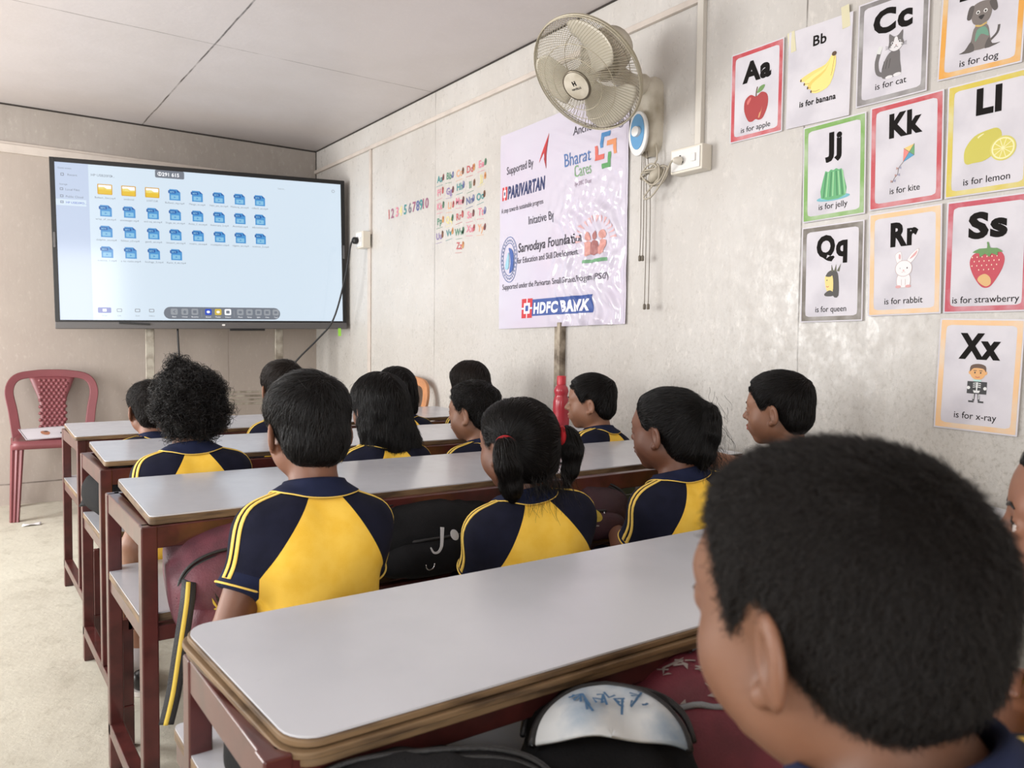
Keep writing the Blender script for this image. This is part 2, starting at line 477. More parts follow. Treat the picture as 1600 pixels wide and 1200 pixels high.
def desk(label, C, th, rad, lip, fx0, fx1, fyf, fyn, fz, shz, bench, group='long school desks in rows', shelf_out=0.03, feet=True, runner_z=0.11):
    t = thing('school_desk', (fx0, fyf, 0), label, 'desk', group)
    a = MB(); e = MB(); slab(a, e, C, th, rad, lip)
    top = a.build('tabletop', m_lam, t, autosmooth=30)
    e.build('edge_band', m_ply, top, bevel=0.002)
    w = 0.030
    # apron rails
    for p0, p1 in (((fx0, fyf, fz - .022), (fx1, fyf, fz - .022)), ((fx0, fyn, fz - .022), (fx1, fyn, fz - .022)),
                   ((fx0, fyf, fz - .022), (fx0, fyn, fz - .022)), ((fx1, fyf, fz - .022), (fx1, fyn, fz - .022))):
        MB().beam(p0, p1, 0.026, 0.044).build('rail', m_frame, t, bevel=0.003)
    # packers that lift the top off the frame
    zt = C[0][2] - th
    if zt - fz > 0.004:
        for x in (fx0 + .06, (fx0 + fx1) / 2, fx1 - .06):
            MB().span((x - .02, fyn + .05, fz - .002), (x + .02, fyf - .03, min(C[2][2], C[0][2]) - th + .001)).build('packer', m_frame, t)
    for x in (fx0, fx1):
        MB().span((x - w / 2, fyf - w / 2, 0), (x + w / 2, fyf + w / 2, fz)).build('leg', m_frame, t, bevel=0.003)
        MB().span((x - w / 2, fyn - w / 2, runner_z if bench else 0), (x + w / 2, fyn + w / 2, fz)).build('leg', m_frame, t, bevel=0.003)
    # book shelf below the top
    sh = MB(); se = MB()
    o = fx0 - 0.012
    CC = ((o, fyf + shelf_out, shz), (fx1 + .012, fyf + shelf_out, shz), (o, fyn + .02, shz), (fx1 + .012, fyn + .02, shz))
    slab(sh, se, CC, 0.018, 0.012)
    s_ = sh.build('shelf', m_lam, t, autosmooth=30); se.build('edge_band', m_ply, s_, bevel=0.0015)
    for x in (fx0, fx1):
        MB().beam((x, fyf + shelf_out - .01, shz - .034), (x, fyn, shz - .034), 0.022, 0.030).build('shelf_rail', m_frame, t, bevel=0.003)
    MB().beam((fx0, fyn + .006, shz - .034), (fx1, fyn + .006, shz - .034), 0.022, 0.030).build('shelf_rail', m_frame, t, bevel=0.003)
    if bench:
        by0, by1, bz, bx0, bx1 = bench
        for x in (fx0, fx1):
            MB().beam((x, fyf + .01, runner_z - .015), (x, by0 + .02, runner_z - .015), 0.030, 0.030).build('runner', m_frame, t, bevel=0.003)
            MB().span((x - .014, by0 + .01, 0), (x + .014, by0 + .038, runner_z - .001)).build('foot', m_frame, t, bevel=0.003)
        for x in (bx0, bx1):
            MB().beam((x, by1 - .02, bz - .03), (x, by0 + .02, bz - .03), 0.026, 0.026).build('bench_rail', m_frame, t, bevel=0.003)
        for x in (fx0, fx1):
            xb = bx0 if x == fx0 else bx1
            MB().span((min(x, xb) - .012, by0 + .012, runner_z - .002), (min(x, xb) + .014, by0 + .036, bz - .018) if x == fx0 else (x + .012, by0 + .036, bz - .018)).build('leg', m_frame, t, bevel=0.003)
        MB().beam((fx0, by0 + .025, bz - .032), (fx1, by0 + .025, bz - .032), 0.026, 0.028).build('bench_rail', m_frame, t, bevel=0.003)
        b1 = MB(); b2 = MB()
        slab(b1, b2, ((bx0, by1, bz), (bx1, by1, bz), (bx0, by0, bz), (bx1, by0, bz)), 0.018, 0.012)
        st = b1.build('bench_seat', m_lam, t, autosmooth=30); b2.build('edge_band', m_ply, st, bevel=0.0015)
    return t

desk('long white-topped desk of the front row, nearest the big screen', ((.378, 3.675, .661), (2.125, 3.705, .668), (.360, 3.185, .658), (2.125, 3.235, .660)), .016, .012, False,
     .382, 2.11, 3.655, 3.205, .642, .445, (2.84, 3.08, .34, .46, 2.08))
desk('long white-topped desk of the second row from the screen, frame showing below its left end', ((.352, 2.775, .684), (2.13, 2.815, .672), (.340, 2.385, .673), (2.13, 2.42, .661)), .016, .012, False,
     .342, 2.11, 2.765, 2.395, .650, .470, (2.08, 2.29, .34, .44, 2.08))
desk('long grey-white desk of the third row, a maroon bag on its shelf end', ((.316, 2.032, .678), (2.13, 2.085, .662), (.306, 1.618, .667), (2.13, 1.69, .653)), .018, .012, False,
     .304, 2.11, 2.020, 1.628, .648, .470, (1.20, 1.42, .34, .46, 2.06))
desk('lowest and nearest desk, broad white top with rounded corners and moulded wooden edge', ((.243, 1.082, .627), (2.06, 1.095, .630), (.270, .748, .606), (2.06, .745, .615)), .030, .034, True,
     .256, 2.03, 1.062, .765, .594, .470, (.09, .33, .34, .30, 2.02), shelf_out=0.085)

# blue ink spots on the nearest top
mk = MB()
for (x, y, rr) in ((.555, .80, .0022), (.575, .815, .0012), (.90, .90, .0015), (.61, .93, .001), (1.05, 1.0, .0012)):
    z = .627 + (.606 - .627) * (1.082 - y) / .334 + 0.0022
    mk.lathe([(rr, 0), (rr, .0003)], (x, y, z), 8)

# ------------------------------------------------------------------ plastic chairs
def plastic_chair(name, label, loc, rz, m_, group=None):
    """moulded armless garden chair: arched back with a studded panel, square seat, four ribbed legs. Front faces -y before turning."""
    t = thing(name, loc, label, 'chair', group)
    Rz = Matrix.Rotation(rz, 3, 'Z'); L0 = Vector(loc)
    T = lambda p: Rz @ Vector(p) + L0
    sz = 0.435
    # seat: slightly dished slab with a turned-down rim
    mb = MB(T)
    def seat(u_, v_):
        x = (u_ - .5); y = (v_ - .5)
        wdt = 0.41 if v_ < .5 else 0.41 - 0.05 * (v_ - .5) * 2
        d = 0.018 * (1 - min(1, (2 * abs(x)) ** 3)) * (1 - min(1, (2 * abs(y)) ** 3))
        return (x * wdt, -0.20 + v_ * 0.40, sz - d)
    mb.grid(seat, 13, 13)
    mb.build('seat', m_, t, smooth=True, solid=0.008)
    mb = MB(T)
    per = []
    for i in range(13): per.append(seat(i / 12, 0))
    for i in range(1, 13): per.append(seat(1, i / 12))
    for i in range(1, 13): per.append(seat(1 - i / 12, 1))
    for i in range(1, 12): per.append(seat(0, 1 - i / 12))
    n = len(per); vs = [(p[0], p[1], p[2] + .004) for p in per] + [(p[0] * 1.02, p[1] * 1.02, p[2] - .042) for p in per]
    mb.add(vs, [(i, (i + 1) % n, n + (i + 1) % n, n + i) for i in range(n)])
    mb.build('apron', m_, t, smooth=True, solid=0.006, autosmooth=40)
    # back: plane leaning backwards; built from an arch and a central panel
    lean = 0.24
    def B(x, z, w=0.0):
        y = 0.185 + (z - sz) * lean + w - 0.35 * x * x
        return (x, y, z)
    arch = spline([(-.185, sz - .02), (-.205, sz + .14), (-.222, sz + .26), (-.185, sz + .335), (-.09, sz + .358), (0, sz + .362), (.09, sz + .358), (.185, sz + .335), (.222, sz + .26), (.205, sz + .14), (.185, sz - .02)], 5, closed=False)
    wd = [0.052 - 0.010 * math.sin(PI * i / (len(arch) - 1)) for i in range(len(arch))]
    inn, out = stroke(arch, wd)
    mb = MB(T); k = len(arch)
    vs = []
    for i in range(k):
        for (x, z), w in ((inn[i], -.010), (out[i], -.010), (out[i], .012), (inn[i], .012)):
            vs.append(B(x, z, w))
    fs = []
    for i in range(k - 1):
        for j in range(4):
            fs.append((i * 4 + j, i * 4 + (j + 1) % 4, (i + 1) * 4 + (j + 1) % 4, (i + 1) * 4 + j))
    fs += [(3, 2, 1, 0), tuple((k - 1) * 4 + j for j in range(4))]
    mb.add(vs, fs)
    mb.build('back_frame', m_, t, bevel=0.005)
    mb = MB(T)
    def panel(u_, v_):
        z = sz - .03 + v_ * .372
        hw = 0.078 + 0.045 * max(0, (v_ - .55) / .45) ** 1.6 - 0.012 * math.sin(PI * min(1, v_ / .8))
        x = (u_ - .5) * 2 * hw
        return B(x, z, -0.003)
    mb.grid(panel, 9, 17)
    pn = mb.build('back_panel', m_, t, smooth=True, solid=0.010)
    # diamond pattern of raised studs
    mb = MB(T)
    for r_ in range(15):
        for c in range(6):
            x = (c - 2.5 + (0.5 if r_ % 2 else 0)) * 0.026; z = sz + .045 + r_ * .0195
            hw = 0.066 + 0.045 * max(0, ((z - sz) / .36 - .55) / .45) ** 1.6
            if abs(x) > hw: continue
            q = B(x, z, -0.007)
            mb.lathe([(.0118, .001), (.009, -.0045), (.004, -.007), (.0005, -.0078)], q, 8, axis=(0, 1, -lean), cap=False)
    mb.build('stud_pattern', m_, pn, smooth=True)
    for sx in (-1, 1):
        # front legs: fluted channel, splayed
        for front in (True, False):
            x0, y0 = sx * .185, (-.185 if front else .165)
            x1, y1 = sx * (.205 if front else .200), (-.225 if front else .245)
            mb = MB(T); rings = 7; vs = []
            for i in range(rings):
                q = i / (rings - 1); x = x0 + (x1 - x0) * q; y = y0 + (y1 - y0) * q; z = (sz - .012) * (1 - q)
                ww = .034 - .010 * q; fl = -1 if front else 1
                prof = [(-ww, 0), (-ww * .72, fl * .016), (-ww * .30, fl * .010), (0, fl * .017), (ww * .30, fl * .010), (ww * .72, fl * .016), (ww, 0), (ww * .8, -fl * .022), (-ww * .8, -fl * .022)]
                vs += [(x + a, y + b, z) for a, b in prof]
            m9 = 9; fs = []
            for i in range(rings - 1):
                for j in range(m9):
                    fs.append((i * m9 + j, i * m9 + (j + 1) % m9, (i + 1) * m9 + (j + 1) % m9, (i + 1) * m9 + j))
            fs += [tuple(range(m9 - 1, -1, -1)), tuple((rings - 1) * m9 + j for j in range(m9))]
            mb.add(vs, fs); mb.build('leg', m_, t, bevel=0.002)
    return t

m_rose = mat('rose_plastic', (124, 66, 71), 0.38, var=0.12, scale=5, bump=0.03)
m_tan = mat('tan_plastic', (196, 136, 92), 0.40, var=0.2, scale=20)
plastic_chair('plastic_chair', 'rose-red moulded plastic chair by the front wall with a letter card on its seat', (.495, 5.30, 0), -0.06, m_rose)
plastic_chair('plastic_chair', 'tan plastic chair against the right wall, mostly hidden behind the pupils', (1.87, 4.02, 0), -1.35, m_tan)

# ------------------------------------------------------------------ interactive display
TVL, TVR = Vector((.5075, 5.30, 0)), Vector((2.189, 5.03, 0))
tvx = (TVR - TVL).normalized(); tvn = Vector((tvx.y, -tvx.x, 0))      # towards the room
TVW = (TVR - TVL).length; TVB, TVT = 1.068, 2.050
tvz = Vector((0.0, 0, 1))
TV_TILT = math.radians(1.05)
tvx2 = (tvx * math.cos(TV_TILT) + tvz * math.sin(TV_TILT)); tvz2 = (tvz * math.cos(TV_TILT) - tvx * math.sin(TV_TILT))
TVO = Vector((TVL.x, TVL.y, TVB - .006))
def FT(u_, v_, w=0.0):   # metres along the display, up, out of its face
    return TVO + tvx2 * u_ + tvz2 * v_ + tvn * w
TVH = TVT - TVB
m_bez = mat('display_bezel_black', (14, 14, 15), 0.35)
m_grey = mat('display_lower_bar', (92, 90, 90), 0.4, 0.3)
tv = thing('interactive_display', TVO, 'large black-framed interactive display showing a file screen, on a steel stand', 'display')
mb = MB(); z0, z1 = 0.042, TVH
def tvbox(mb, u0, u1, v0, v1, w0, w1, m=0):
    vs = [FT(a, b, c) for c in (w0, w1) for a, b in ((u0, v0), (u1, v0), (u1, v1), (u0, v1))]
    mb.add(vs, [(3, 2, 1, 0), (4, 5, 6, 7), (0, 1, 5, 4), (1, 2, 6, 5), (2, 3, 7, 6), (3, 0, 4, 7)], m)
tvbox(mb, 0, TVW, 0.0, TVH, -.075, -.004)
tv_body = mb.build('housing', m_bez, tv, bevel=0.004)
mb = MB()
bw_ = 0.026
for a in ((0, bw_, .042, TVH), (TVW - bw_, TVW, .042, TVH), (bw_, TVW - bw_, TVH - bw_, TVH), (bw_, TVW - bw_, .042, .042 + .010)):
    tvbox(mb, *a, -.004, .006)
mb.build('bezel', m_bez, tv, bevel=0.002)
mb = MB(); tvbox(mb, 0, TVW, 0.0, .042, -.004, .014)
bar = mb.build('lower_bar', m_grey, tv, bevel=0.004)
m_wht = mat('white_plastic', (225, 224, 222), 0.4)
mb = MB(); mb.plate(rrect(.018, .010, .003, 3, TVW * .54, .024), .001, lambda a, b, c: FT(a, b, c + .014)); mb.build('badge', m_wht, bar)
for s_ in (0, 1):
    mb = MB(); mb.plate(rrect(.012, .09, .005, 3, bw_ * .5 + (0 if not s_ else TVW - bw_), TVH * .52), .012, lambda a, b, c: FT(a, b, c + .005)); mb.build('side_button', m_grey, tv, bevel=0.002)
# screen: everything on it is one lit picture
EM = 1.0
def em(name, rgb, k=1.0):
    k *= .88
    m = mat(name, rgb, 0.25, emit=0.0)
    b = m.node_tree.nodes['Principled BSDF']; b.inputs['Base Color'].default_value = (0.01, 0.01, 0.01, 1); b.inputs['Roughness'].default_value = 0.12
    b.inputs['Emission Color'].default_value = lin(rgb); b.inputs['Emission Strength'].default_value = k
    return m
SCR = [em('screen_pale_blue', (222, 238, 252), .70), em('screen_side_column', (205, 220, 246), .66), em('screen_folder', (247, 206, 52), .66), em('screen_folder_light', (252, 240, 150), .7),
       em('screen_file_blue', (84, 170, 238), .58), em('screen_file_dark', (44, 118, 205), .5), em('screen_text_grey', (150, 158, 172), .5), em('screen_dark_grey', (104, 110, 120), .95),
       em('screen_white', (250, 251, 255), .78), em('screen_button_blue', (48, 92, 226), .55), em('screen_button_yellow', (238, 206, 80), .6), em('screen_pale_grey', (176, 182, 190), .55), em('screen_violet', (130, 138, 214), .55), em('screen_file_light', (150, 214, 250), .62), em('screen_folder_deep', (236, 180, 30), .6)]
su0, su1, sv0, sv1 = bw_, TVW - bw_, .052, TVH - bw_
SW, SH = su1 - su0, sv1 - sv0
def FS(a, b, c=0.0):   # screen coordinates: 0..1600 across, 0..900 down
    return FT(su0 + a / 1600 * SW, sv1 - b / 900 * SH, .0015 + c)
def fsrev(P): return P
scr = MB()
def sp(poly, m, lv):
    scr.add([FS(x, y, 0.0002 * lv) for x, y in poly], [tuple(range(len(poly)))], m)
def sr(x0, y0, x1, y1, m, lv, r_=0):
    if r_: P = [(x, y) for x, y in rrect(x1 - x0, y1 - y0, r_, 4, (x0 + x1) / 2, (y0 + y1) / 2)]
    else: P = [(x0, y0), (x1, y0), (x1, y1), (x0, y1)]
    sp(P, m, lv)
def st(txt, x, y, size, m, lv, width=None, align='C', bold=0.0):
    put_text(scr, txt, x, y, size, lambda a, b, c: FS(a, 2 * y - b, 0.0002 * lv), width=width, align=align, bold=bold, m=m)
sr(0, 0, 1600, 900, 0, 0); sr(0, 0, 165, 900, 1, 1)
st('Recent', 62, 74, 17, 6, 2, align='L'); st('Storage', 20, 128, 13, 6, 2, align='L'); st('Quick access', 14, 36, 13, 6, 2, align='L')
sr(0, 208, 150, 244, 0, 2); 
for i, (tx, yy) in enumerate((('Local Files', 158), ('Public Cloud', 198), ('HP USB20FD...', 232))):
    st(tx, 50, yy, 17, 9 if i == 2 else 6, 3, align='L'); sr(22, yy - 14, 38, yy, 6, 3); sr(25, yy - 11, 35, yy - 3, 1, 4)
sr(28, 60, 44, 76, 6, 2); sr(31, 63, 41, 73, 1, 3)
st('HP USB20FD...', 178, 66, 20, 6, 2, align='L'); sp([(280, 52), (280, 66), (288, 59)], 6, 2)
sr(510, 0, 668, 46, 7, 2, 8); st('291 615', 594, 34, 30, 8, 3, align='C', width=92, bold=.03); sp(ell(535, 23, 12, 12, 16), 8, 3); sp(ell(535, 23, 9, 9, 16), 7, 4); sp(ell(535, 19, 4, 4, 10), 8, 5); sp(ell(535, 30, 6, 4, 10), 8, 5)
sp(ell(1552, 48, 10, 10, 14), 11, 2); sp(ell(1552, 48, 7, 7, 14), 0, 3)
st('Search...', 1230, 62, 14, 11, 2)
cols = [246, 368, 492, 612, 736, 858, 978, 1096]
rows = [142, 262, 382, 502]
names = [['Bulbasti_2(en)mp4', 'android', 'LOST.DIR', 'Bulbasti_ing.mp4', 'Mango_en.mp4', 'Nahi_jee_en.mp4', 'Maharaj_en.mp4', 'video3_en.mp4'],
         ['wrap_of_en.mp4', 'amrasagar.mp4', 'and eq_en.mp4', 'Single_en_en.mp4', 'Anita_3_en.mp4', 'Aniversary_2.mp4', 'Anarkali.mp4', 'education.mp4'],
         ['dolphin_en.mp4', 'foldun_c2.mp4', 'ganth_en.mp4', 'limoori_en.mp4', 'matric_en.mp4', 'multiplier.mp4', 'vigyan_en.mp4', 'science_2.mp4'],
         ['science_1.mp4', 'a to ratio.mp4', 'biology_3.mp4', 'Ratio_4_en.mp4']]
for ri, row in enumerate(names):
    for ci, nm in enumerate(row):
        x, y = cols[ci], rows[ri] + (0 if ci > 2 or ri else -4)
        if ri == 0 and ci < 3:
            sr(x - 38, y - 30, x + 38, y + 30, 14, 2, 5); sr(x - 33, y - 25, x + 33, y - 2, 8, 3, 3)
            sp([(x - 33, y - 8), (x - 5, y - 12), (x + 10, y - 2), (x + 33, y - 2), (x + 33, y + 26), (x - 33, y + 26)], 2, 4); sp([(x - 33, y - 12), (x - 5, y - 14), (x + 10, y - 4), (x + 33, y - 6), (x + 33, y + 4), (x - 33, y + 2)], 3, 4)
        else:
            sp([(x - 28, y - 33), (x + 14, y - 33), (x + 32, y - 16), (x + 32, y + 33), (x - 28, y + 33)], 4, 2)
            sp([(x + 14, y - 33), (x + 32, y - 16), (x + 14, y - 16)], 5, 3)
            sr(x - 34, y - 26, x + 8, y - 8, 5, 3, 4); st('MP4', x - 13, y - 12, 13, 13, 4, bold=.02)
            sr(x - 20, y + 2, x + 22, y + 26, 13, 3, 3); sp([(x - 4, y + 8), (x + 8, y + 14), (x - 4, y + 20)], 4, 4)
        st(nm, x, y + 54, 15, 6, 2, width=min(len(nm) * 7.4, 104))
sr(190, 826, 258, 858, 12, 2, 5); sr(214, 834, 234, 850, 8, 3, 2)
for x in (300, 395, 470): sr(x - 14, 832, x + 14, 852, 11, 2, 4); sr(x - 10, 836, x + 10, 848, 0, 3, 3)
for x, t_ in ((224, 'View'), (300, 'List'), (395, 'Sort'), (470, 'Select')): st(t_, x, 878, 13, 11, 2)
sr(535, 818, 1205, 892, 7, 2, 36)
for i, x in enumerate((592, 650, 706, 782, 838, 894, 966, 1020, 1074, 1126, 1178)):
    mm = 9 if i == 3 else 10 if i == 4 else 8 if i == 5 else 11
    sr(x - 19, 828, x + 19, 866, mm, 3, 7)
    im = 8 if i in (3, 4) else 7
    if i == 0: sp([(x + 6, 836), (x - 8, 847), (x + 6, 858), (x + 6, 853), (x, 847), (x + 6, 841)], im, 4)
    elif i == 1: sp([(x - 11, 848), (x, 837), (x + 11, 848), (x + 7, 848), (x + 7, 858), (x - 7, 858), (x - 7, 848)], im, 4)
    elif i in (2, 5, 8, 9): sr(x - 10, 838, x + 10, 856, im, 4, 3)
    else: sp(ell(x, 847, 10, 8, 14), im, 4)
for x, t_ in zip((592, 650, 706, 782, 838, 894, 966, 1020, 1074, 1126, 1178), ('Back', 'Home', 'Recents', 'Board', 'Finder', 'Screen', 'More', 'Note', 'Split', 'Cast', 'Tool')): st(t_, x, 882, 12, 8, 3)
for x in (744, 930): sr(x - 1, 836, x + 1, 880, 11, 3)
scr_o = scr.build('screen', SCR, tv)
# clip: pen lying on the lower bar ledge, small tag hanging at the right end
mb = MB(); mb.beam(FT(.33, .036, .020), FT(.50, .028, .022), .011, .011); tag(mb.build('stylus_pen', m_bez, None, loc=FT(.41, .03, .02), bevel=.003), 'black stylus pen stuck on the left of the grey bar under the screen', 'pen')
mb = MB(); mb.beam(FT(.955, -.006, .012), FT(1.17, -.006, .012), .010, .012); mb.build('pen_tray', m_bez, bar, bevel=.002)
m_lime = mat('lime_plastic', (150, 214, 72), 0.5)
mb = MB(); mb.plate(rrect(.020, .052, .004, 3, TVW - .052, -.022), .002, lambda a, b, c: FT(a, b, c + .015)); tag(mb.build('hanging_tag', m_lime, None, loc=FT(TVW - .052, -.02, .015)), 'small lime green tag hanging below the right end of the screen', 'tag')

# stand behind and below the display
m_galv = mat('scuffed_galvanised_steel', (168, 162, 150), 0.45, 0.55, var=0.35, scale=16, rgb2=(120, 112, 100), bump=0.1)
stand = thing('display_stand', (1.39, 5.25, 0), 'galvanised steel stand with two posts and a slatted crosspiece, under the display', 'stand')
def tvb(u_, w): p = FT(u_, 0, w); return Vector((p.x, p.y, 0))
for u_ in (.500, 1.275):
    a = tvb(u_, -.10); MB().beam((a.x, a.y, .02), (a.x, a.y, 1.75), .05, .04, up=tuple(tvn)).build('post', m_galv, stand, bevel=.003)
    a0 = tvb(u_, -.26); a1 = tvb(u_, .18)
    MB().beam((a0.x, a0.y, .025), (a1.x, a1.y, .025), .05, .05).build('foot', m_galv, stand, bevel=.003)
for z in (.60, .625, .65, .675):
    a = tvb(.500, -.075); b = tvb(1.275, -.075)
    MB().beam((a.x, a.y, z), (b.x, b.y, z), .012, .014).build('slat', m_galv, stand, bevel=.002)
for z in (1.25, 1.65):
    a = tvb(.43, -.085); b = tvb(1.345, -.085)
    MB().beam((a.x, a.y, z), (b.x, b.y, z), .018, .05).build('mount_bar', m_galv, stand, bevel=.002)

# socket on the cover strip, black lead to the display, loose lead below it
m_cream = mat('socket_plastic', (222, 216, 203), 0.35)
m_black = mat('black_rubber', (20, 20, 21), 0.5)
def socket(name, label, c, w, h, d, sw=True):
    t = thing(name, c, label, 'socket')
    x, y, z = c
    MB().span((x - d, y - w / 2, z - h / 2), (x, y + w / 2, z + h / 2)).build('box', m_cream, t, bevel=.005)
    MB().span((x - d - .004, y - w / 2 + .008, z - h / 2 + .008), (x - d, y + w / 2 - .008, z + h / 2 - .008)).build('face_plate', m_wht, t, bevel=.002)
    k = MB()
    for dy, dz in ((-.011, -.008), (.011, -.008), (0, .014)):
        k.lathe([(.004, 0), (.004, .0012)], (x - d - .0052, y + dy + w * .16, z + dz), 10, axis=(1, 0, 0))
    k.build('pin_holes', m_black, t)
    if sw:
        MB().span((x - d - .009, y - w * .33, z - .014), (x - d - .004, y - w * .20, z + .014)).build('switch', m_wht, t, bevel=.002)
    return t
socket('wall_socket', 'cream wall socket beside the display with a black plug in it', (WX - .014, 4.735, 1.655), .105, .105, .055)
lead = thing('power_lead', (WX - .09, 4.76, 1.645), 'black power lead sagging from the wall socket down behind the pupils', 'cable')
MB().lathe([(.014, 0), (.022, .008), (.022, .026), (.012, .036)], (WX - .073, 4.752, 1.650), 14, axis=(-1, 0, 0)).build('plug', m_black, lead, smooth=True, autosmooth=40)
pts = spline([(WX - .108, 4.752, 1.648), (WX - .118, 4.765, 1.60), (WX - .14, 4.80, 1.40), (2.04, 4.90, 1.15), (1.96, 4.97, 1.02), (1.86, 5.03, .90), (1.78, 5.08, .78), (1.74, 5.12, .66), (1.73, 5.14, .45)], 6, closed=False)
MB().tube(pts, .006, 8).build('cord', m_black, lead, smooth=True)
c0 = FT(.655, -.0, -.03)
MBc = MB().tube(spline([tuple(c0), (c0.x + .004, c0.y - .005, .95), (c0.x + .015, c0.y, .85), (c0.x + .03, c0.y + .01, .72), (c0.x + .03, c0.y + .02, .5)], 6, closed=False), .006, 8)
ld = tag(MBc.build('display_cable', m_black, None, loc=c0, smooth=True), 'thin dark cable hanging below the middle of the display', 'cable')

# scrap of paper on the floor, letter card on the chair
m_paper = mat('paper', (226, 224, 226), 0.65, var=0.05, scale=6, bump=0.06, bscale=14)
sc_ = MB(); sc_.grid(lambda a, b: (.30 + a * .085 + b * .01, 4.93 + b * .045, .004 + .006 * math.sin(3 * a + 2 * b) ** 2), 8, 5)
tag(sc_.build('paper_scrap', m_paper, None, loc=(.34, 4.95, .005), smooth=True, solid=.001), 'small crumpled white paper scrap on the floor before the rose chair', 'paper')
# ------------------------------------------------------------------ alphabet posters on the right wall
INK = mat('poster_ink_black', (26, 23, 22), 0.75, spec=.15)
m_sheet = mat('poster_paper', (212, 209, 216), 0.55, var=0.06, scale=9, rgb2=(198, 195, 203), bump=0.35, bscale=16)
PAL = {}
def pc(rgb):
    if rgb not in PAL:
        PAL[rgb] = mat('print_%02x%02x%02x' % rgb, rgb, 0.5, bump=0.25, bscale=16)
    return PAL[rgb]

m_board = mat('backing_card', (206, 202, 200), .7)
class Pic:
    """flat printed picture: polygons in centimetres from the sheet's middle, stacked in thin layers"""
    def __init__(s, F): s.F = F; s.mb = MB(); s.cols = []; s.lv = 0
    def _m(s, rgb):
        if rgb not in s.cols: s.cols.append(rgb)
        return s.cols.index(rgb)
    def poly(s, P, rgb, smooth=0):
        if smooth: P = spline(P, smooth)
        s.lv += 1; w = .0005 + .00004 * s.lv
        ar = sum(P[i][0] * P[(i + 1) % len(P)][1] - P[(i + 1) % len(P)][0] * P[i][1] for i in range(len(P)))
        if ar < 0: P = P[::-1]
        s.mb.add([s.F(x * .01, y * .01, w) for x, y in P], [tuple(range(len(P)))], s._m(rgb))
    def line(s, P, w_, rgb, smooth=0):
        if smooth: P = spline(P, smooth, closed=False)
        L, R_ = stroke(P, w_); s.lv += 1; w = .0005 + .00004 * s.lv
        n = len(P); vs = [s.F(x * .01, y * .01, w) for x, y in R_] + [s.F(x * .01, y * .01, w) for x, y in L]
        s.mb.add(vs, [(i, i + 1, n + i + 1, n + i) for i in range(n - 1)], s._m(rgb))
    def build(s, name, parent): return s.mb.build(name, [pc(c) for c in s.cols], parent)

def art_apple(p):
    p.poly([(0, 2.6), (2.2, 3.6), (4.4, 2.2), (4.6, -1.2), (3.0, -4.6), (1.4, -5.2), (0, -4.7), (-1.4, -5.2), (-3.0, -4.6), (-4.6, -1.2), (-4.4, 2.2), (-2.2, 3.6)], (166, 56, 58), 4)
    p.poly([(-3.6, 1.6), (-2.4, 2.8), (-2.0, 2.2), (-3.2, .6)], (205, 110, 105), 3)
    p.poly([(1.0, -4.2), (2.2, -1.0), (3.0, 1.6), (2.4, -1.6), (1.6, -4.2)], (206, 150, 110), 3)
    p.line([(0, 2.6), (.1, 4.2), (.5, 5.6)], .4, (92, 62, 40), 3)
    p.poly([(.3, 3.6), (1.4, 5.4), (3.4, 5.6), (2.4, 4.0)], (108, 146, 84), 3)
def art_banana(p):
    Y = [(238, 212, 122), (246, 224, 140), (232, 200, 104), (244, 220, 134)]
    for i, d in enumerate((0, 1.4, 2.8, 4.2)):
        p.poly([(5.2, 5.0), (5.9, 3.2 - d * .3), (4.2, .4 - d), (.6, -1.2 - d), (-5.6 + d * .9, -.9 - d), (-6.2 + d * .9, .1 - d), (-2, 1.6 - d * .9), (2.4, 2.6 - d * .5), (4.4, 4.9)], Y[i], 3)
        p.line([(5.4, 4.4), (4.0, 1.2 - d * .9), (.4, -.5 - d), (-5.8 + d * .9, -.4 - d)], .16, (176, 140, 66), 3)
        p.poly(ell(-6.1 + d * .9, -.4 - d, .3, .45, 8), (92, 66, 40))
    p.poly(ell(5.2, 5.0, .8, .7, 12), (86, 64, 44))
def art_cat(p):
    G, D, W_ = (104, 100, 100), (58, 54, 54), (222, 220, 222)
    p.line([(-2.4, -6.2), (-4.3, -5.0), (-4.8, -2.0), (-4.2, .6), (-3.6, 2.6)], 1.3, G, 4); p.line([(-4.3, 0.8), (-3.5, 2.9)], 1.35, (214, 216, 214), 3)
    p.poly([(-2.6, -7.2), (-3.0, -4.2), (-1.6, -.8), (.2, .6), (2.4, .4), (2.8, -3.0), (3.2, -7.0), (1.0, -7.4)], G, 4)
    for q in (-.9, .1, 1.1): p.line([(q - 1.4, -1.8 + q * .2), (q - 1.9, -4.4)], .18, D, 3)
    p.poly(ell(2.0, -7.0, 1.3, .55, 14), W_); p.poly(ell(-.6, -7.2, 1.2, .5, 14), W_)
    p.poly([(-.9, 3.4), (-.9, 5.9), (.6, 4.8), (2.0, 4.9), (3.4, 6.1), (3.4, 3.6), (3.8, 2.2), (2.6, .5), (.6, .2), (-1.0, 1.4)], G, 3)
    p.poly([(.9, 4.4), (1.7, 4.4), (2.2, 2.8), (3.6, 2.0), (2.5, .6), (.7, .3), (-.9, 1.5), (.4, 2.6)], W_, 3)
    for x in (.2, 2.5):
        p.poly(ell(x, 2.9, .42, .42, 12), W_); p.poly(ell(x, 2.85, .24, .3, 10), D)
    p.poly([(1.1, 2.1), (1.7, 2.1), (1.4, 1.7)], (150, 96, 92)); p.line([(.8, 1.3), (1.4, 1.6), (2.0, 1.3)], .14, D, 3)
    for s_ in (-1, 1):
        for k in (.5, 0, -.5): p.line([(1.4 + s_ * 1.6, 1.7 + k * .3), (1.4 + s_ * 3.4, 1.9 + k)], .09, D)
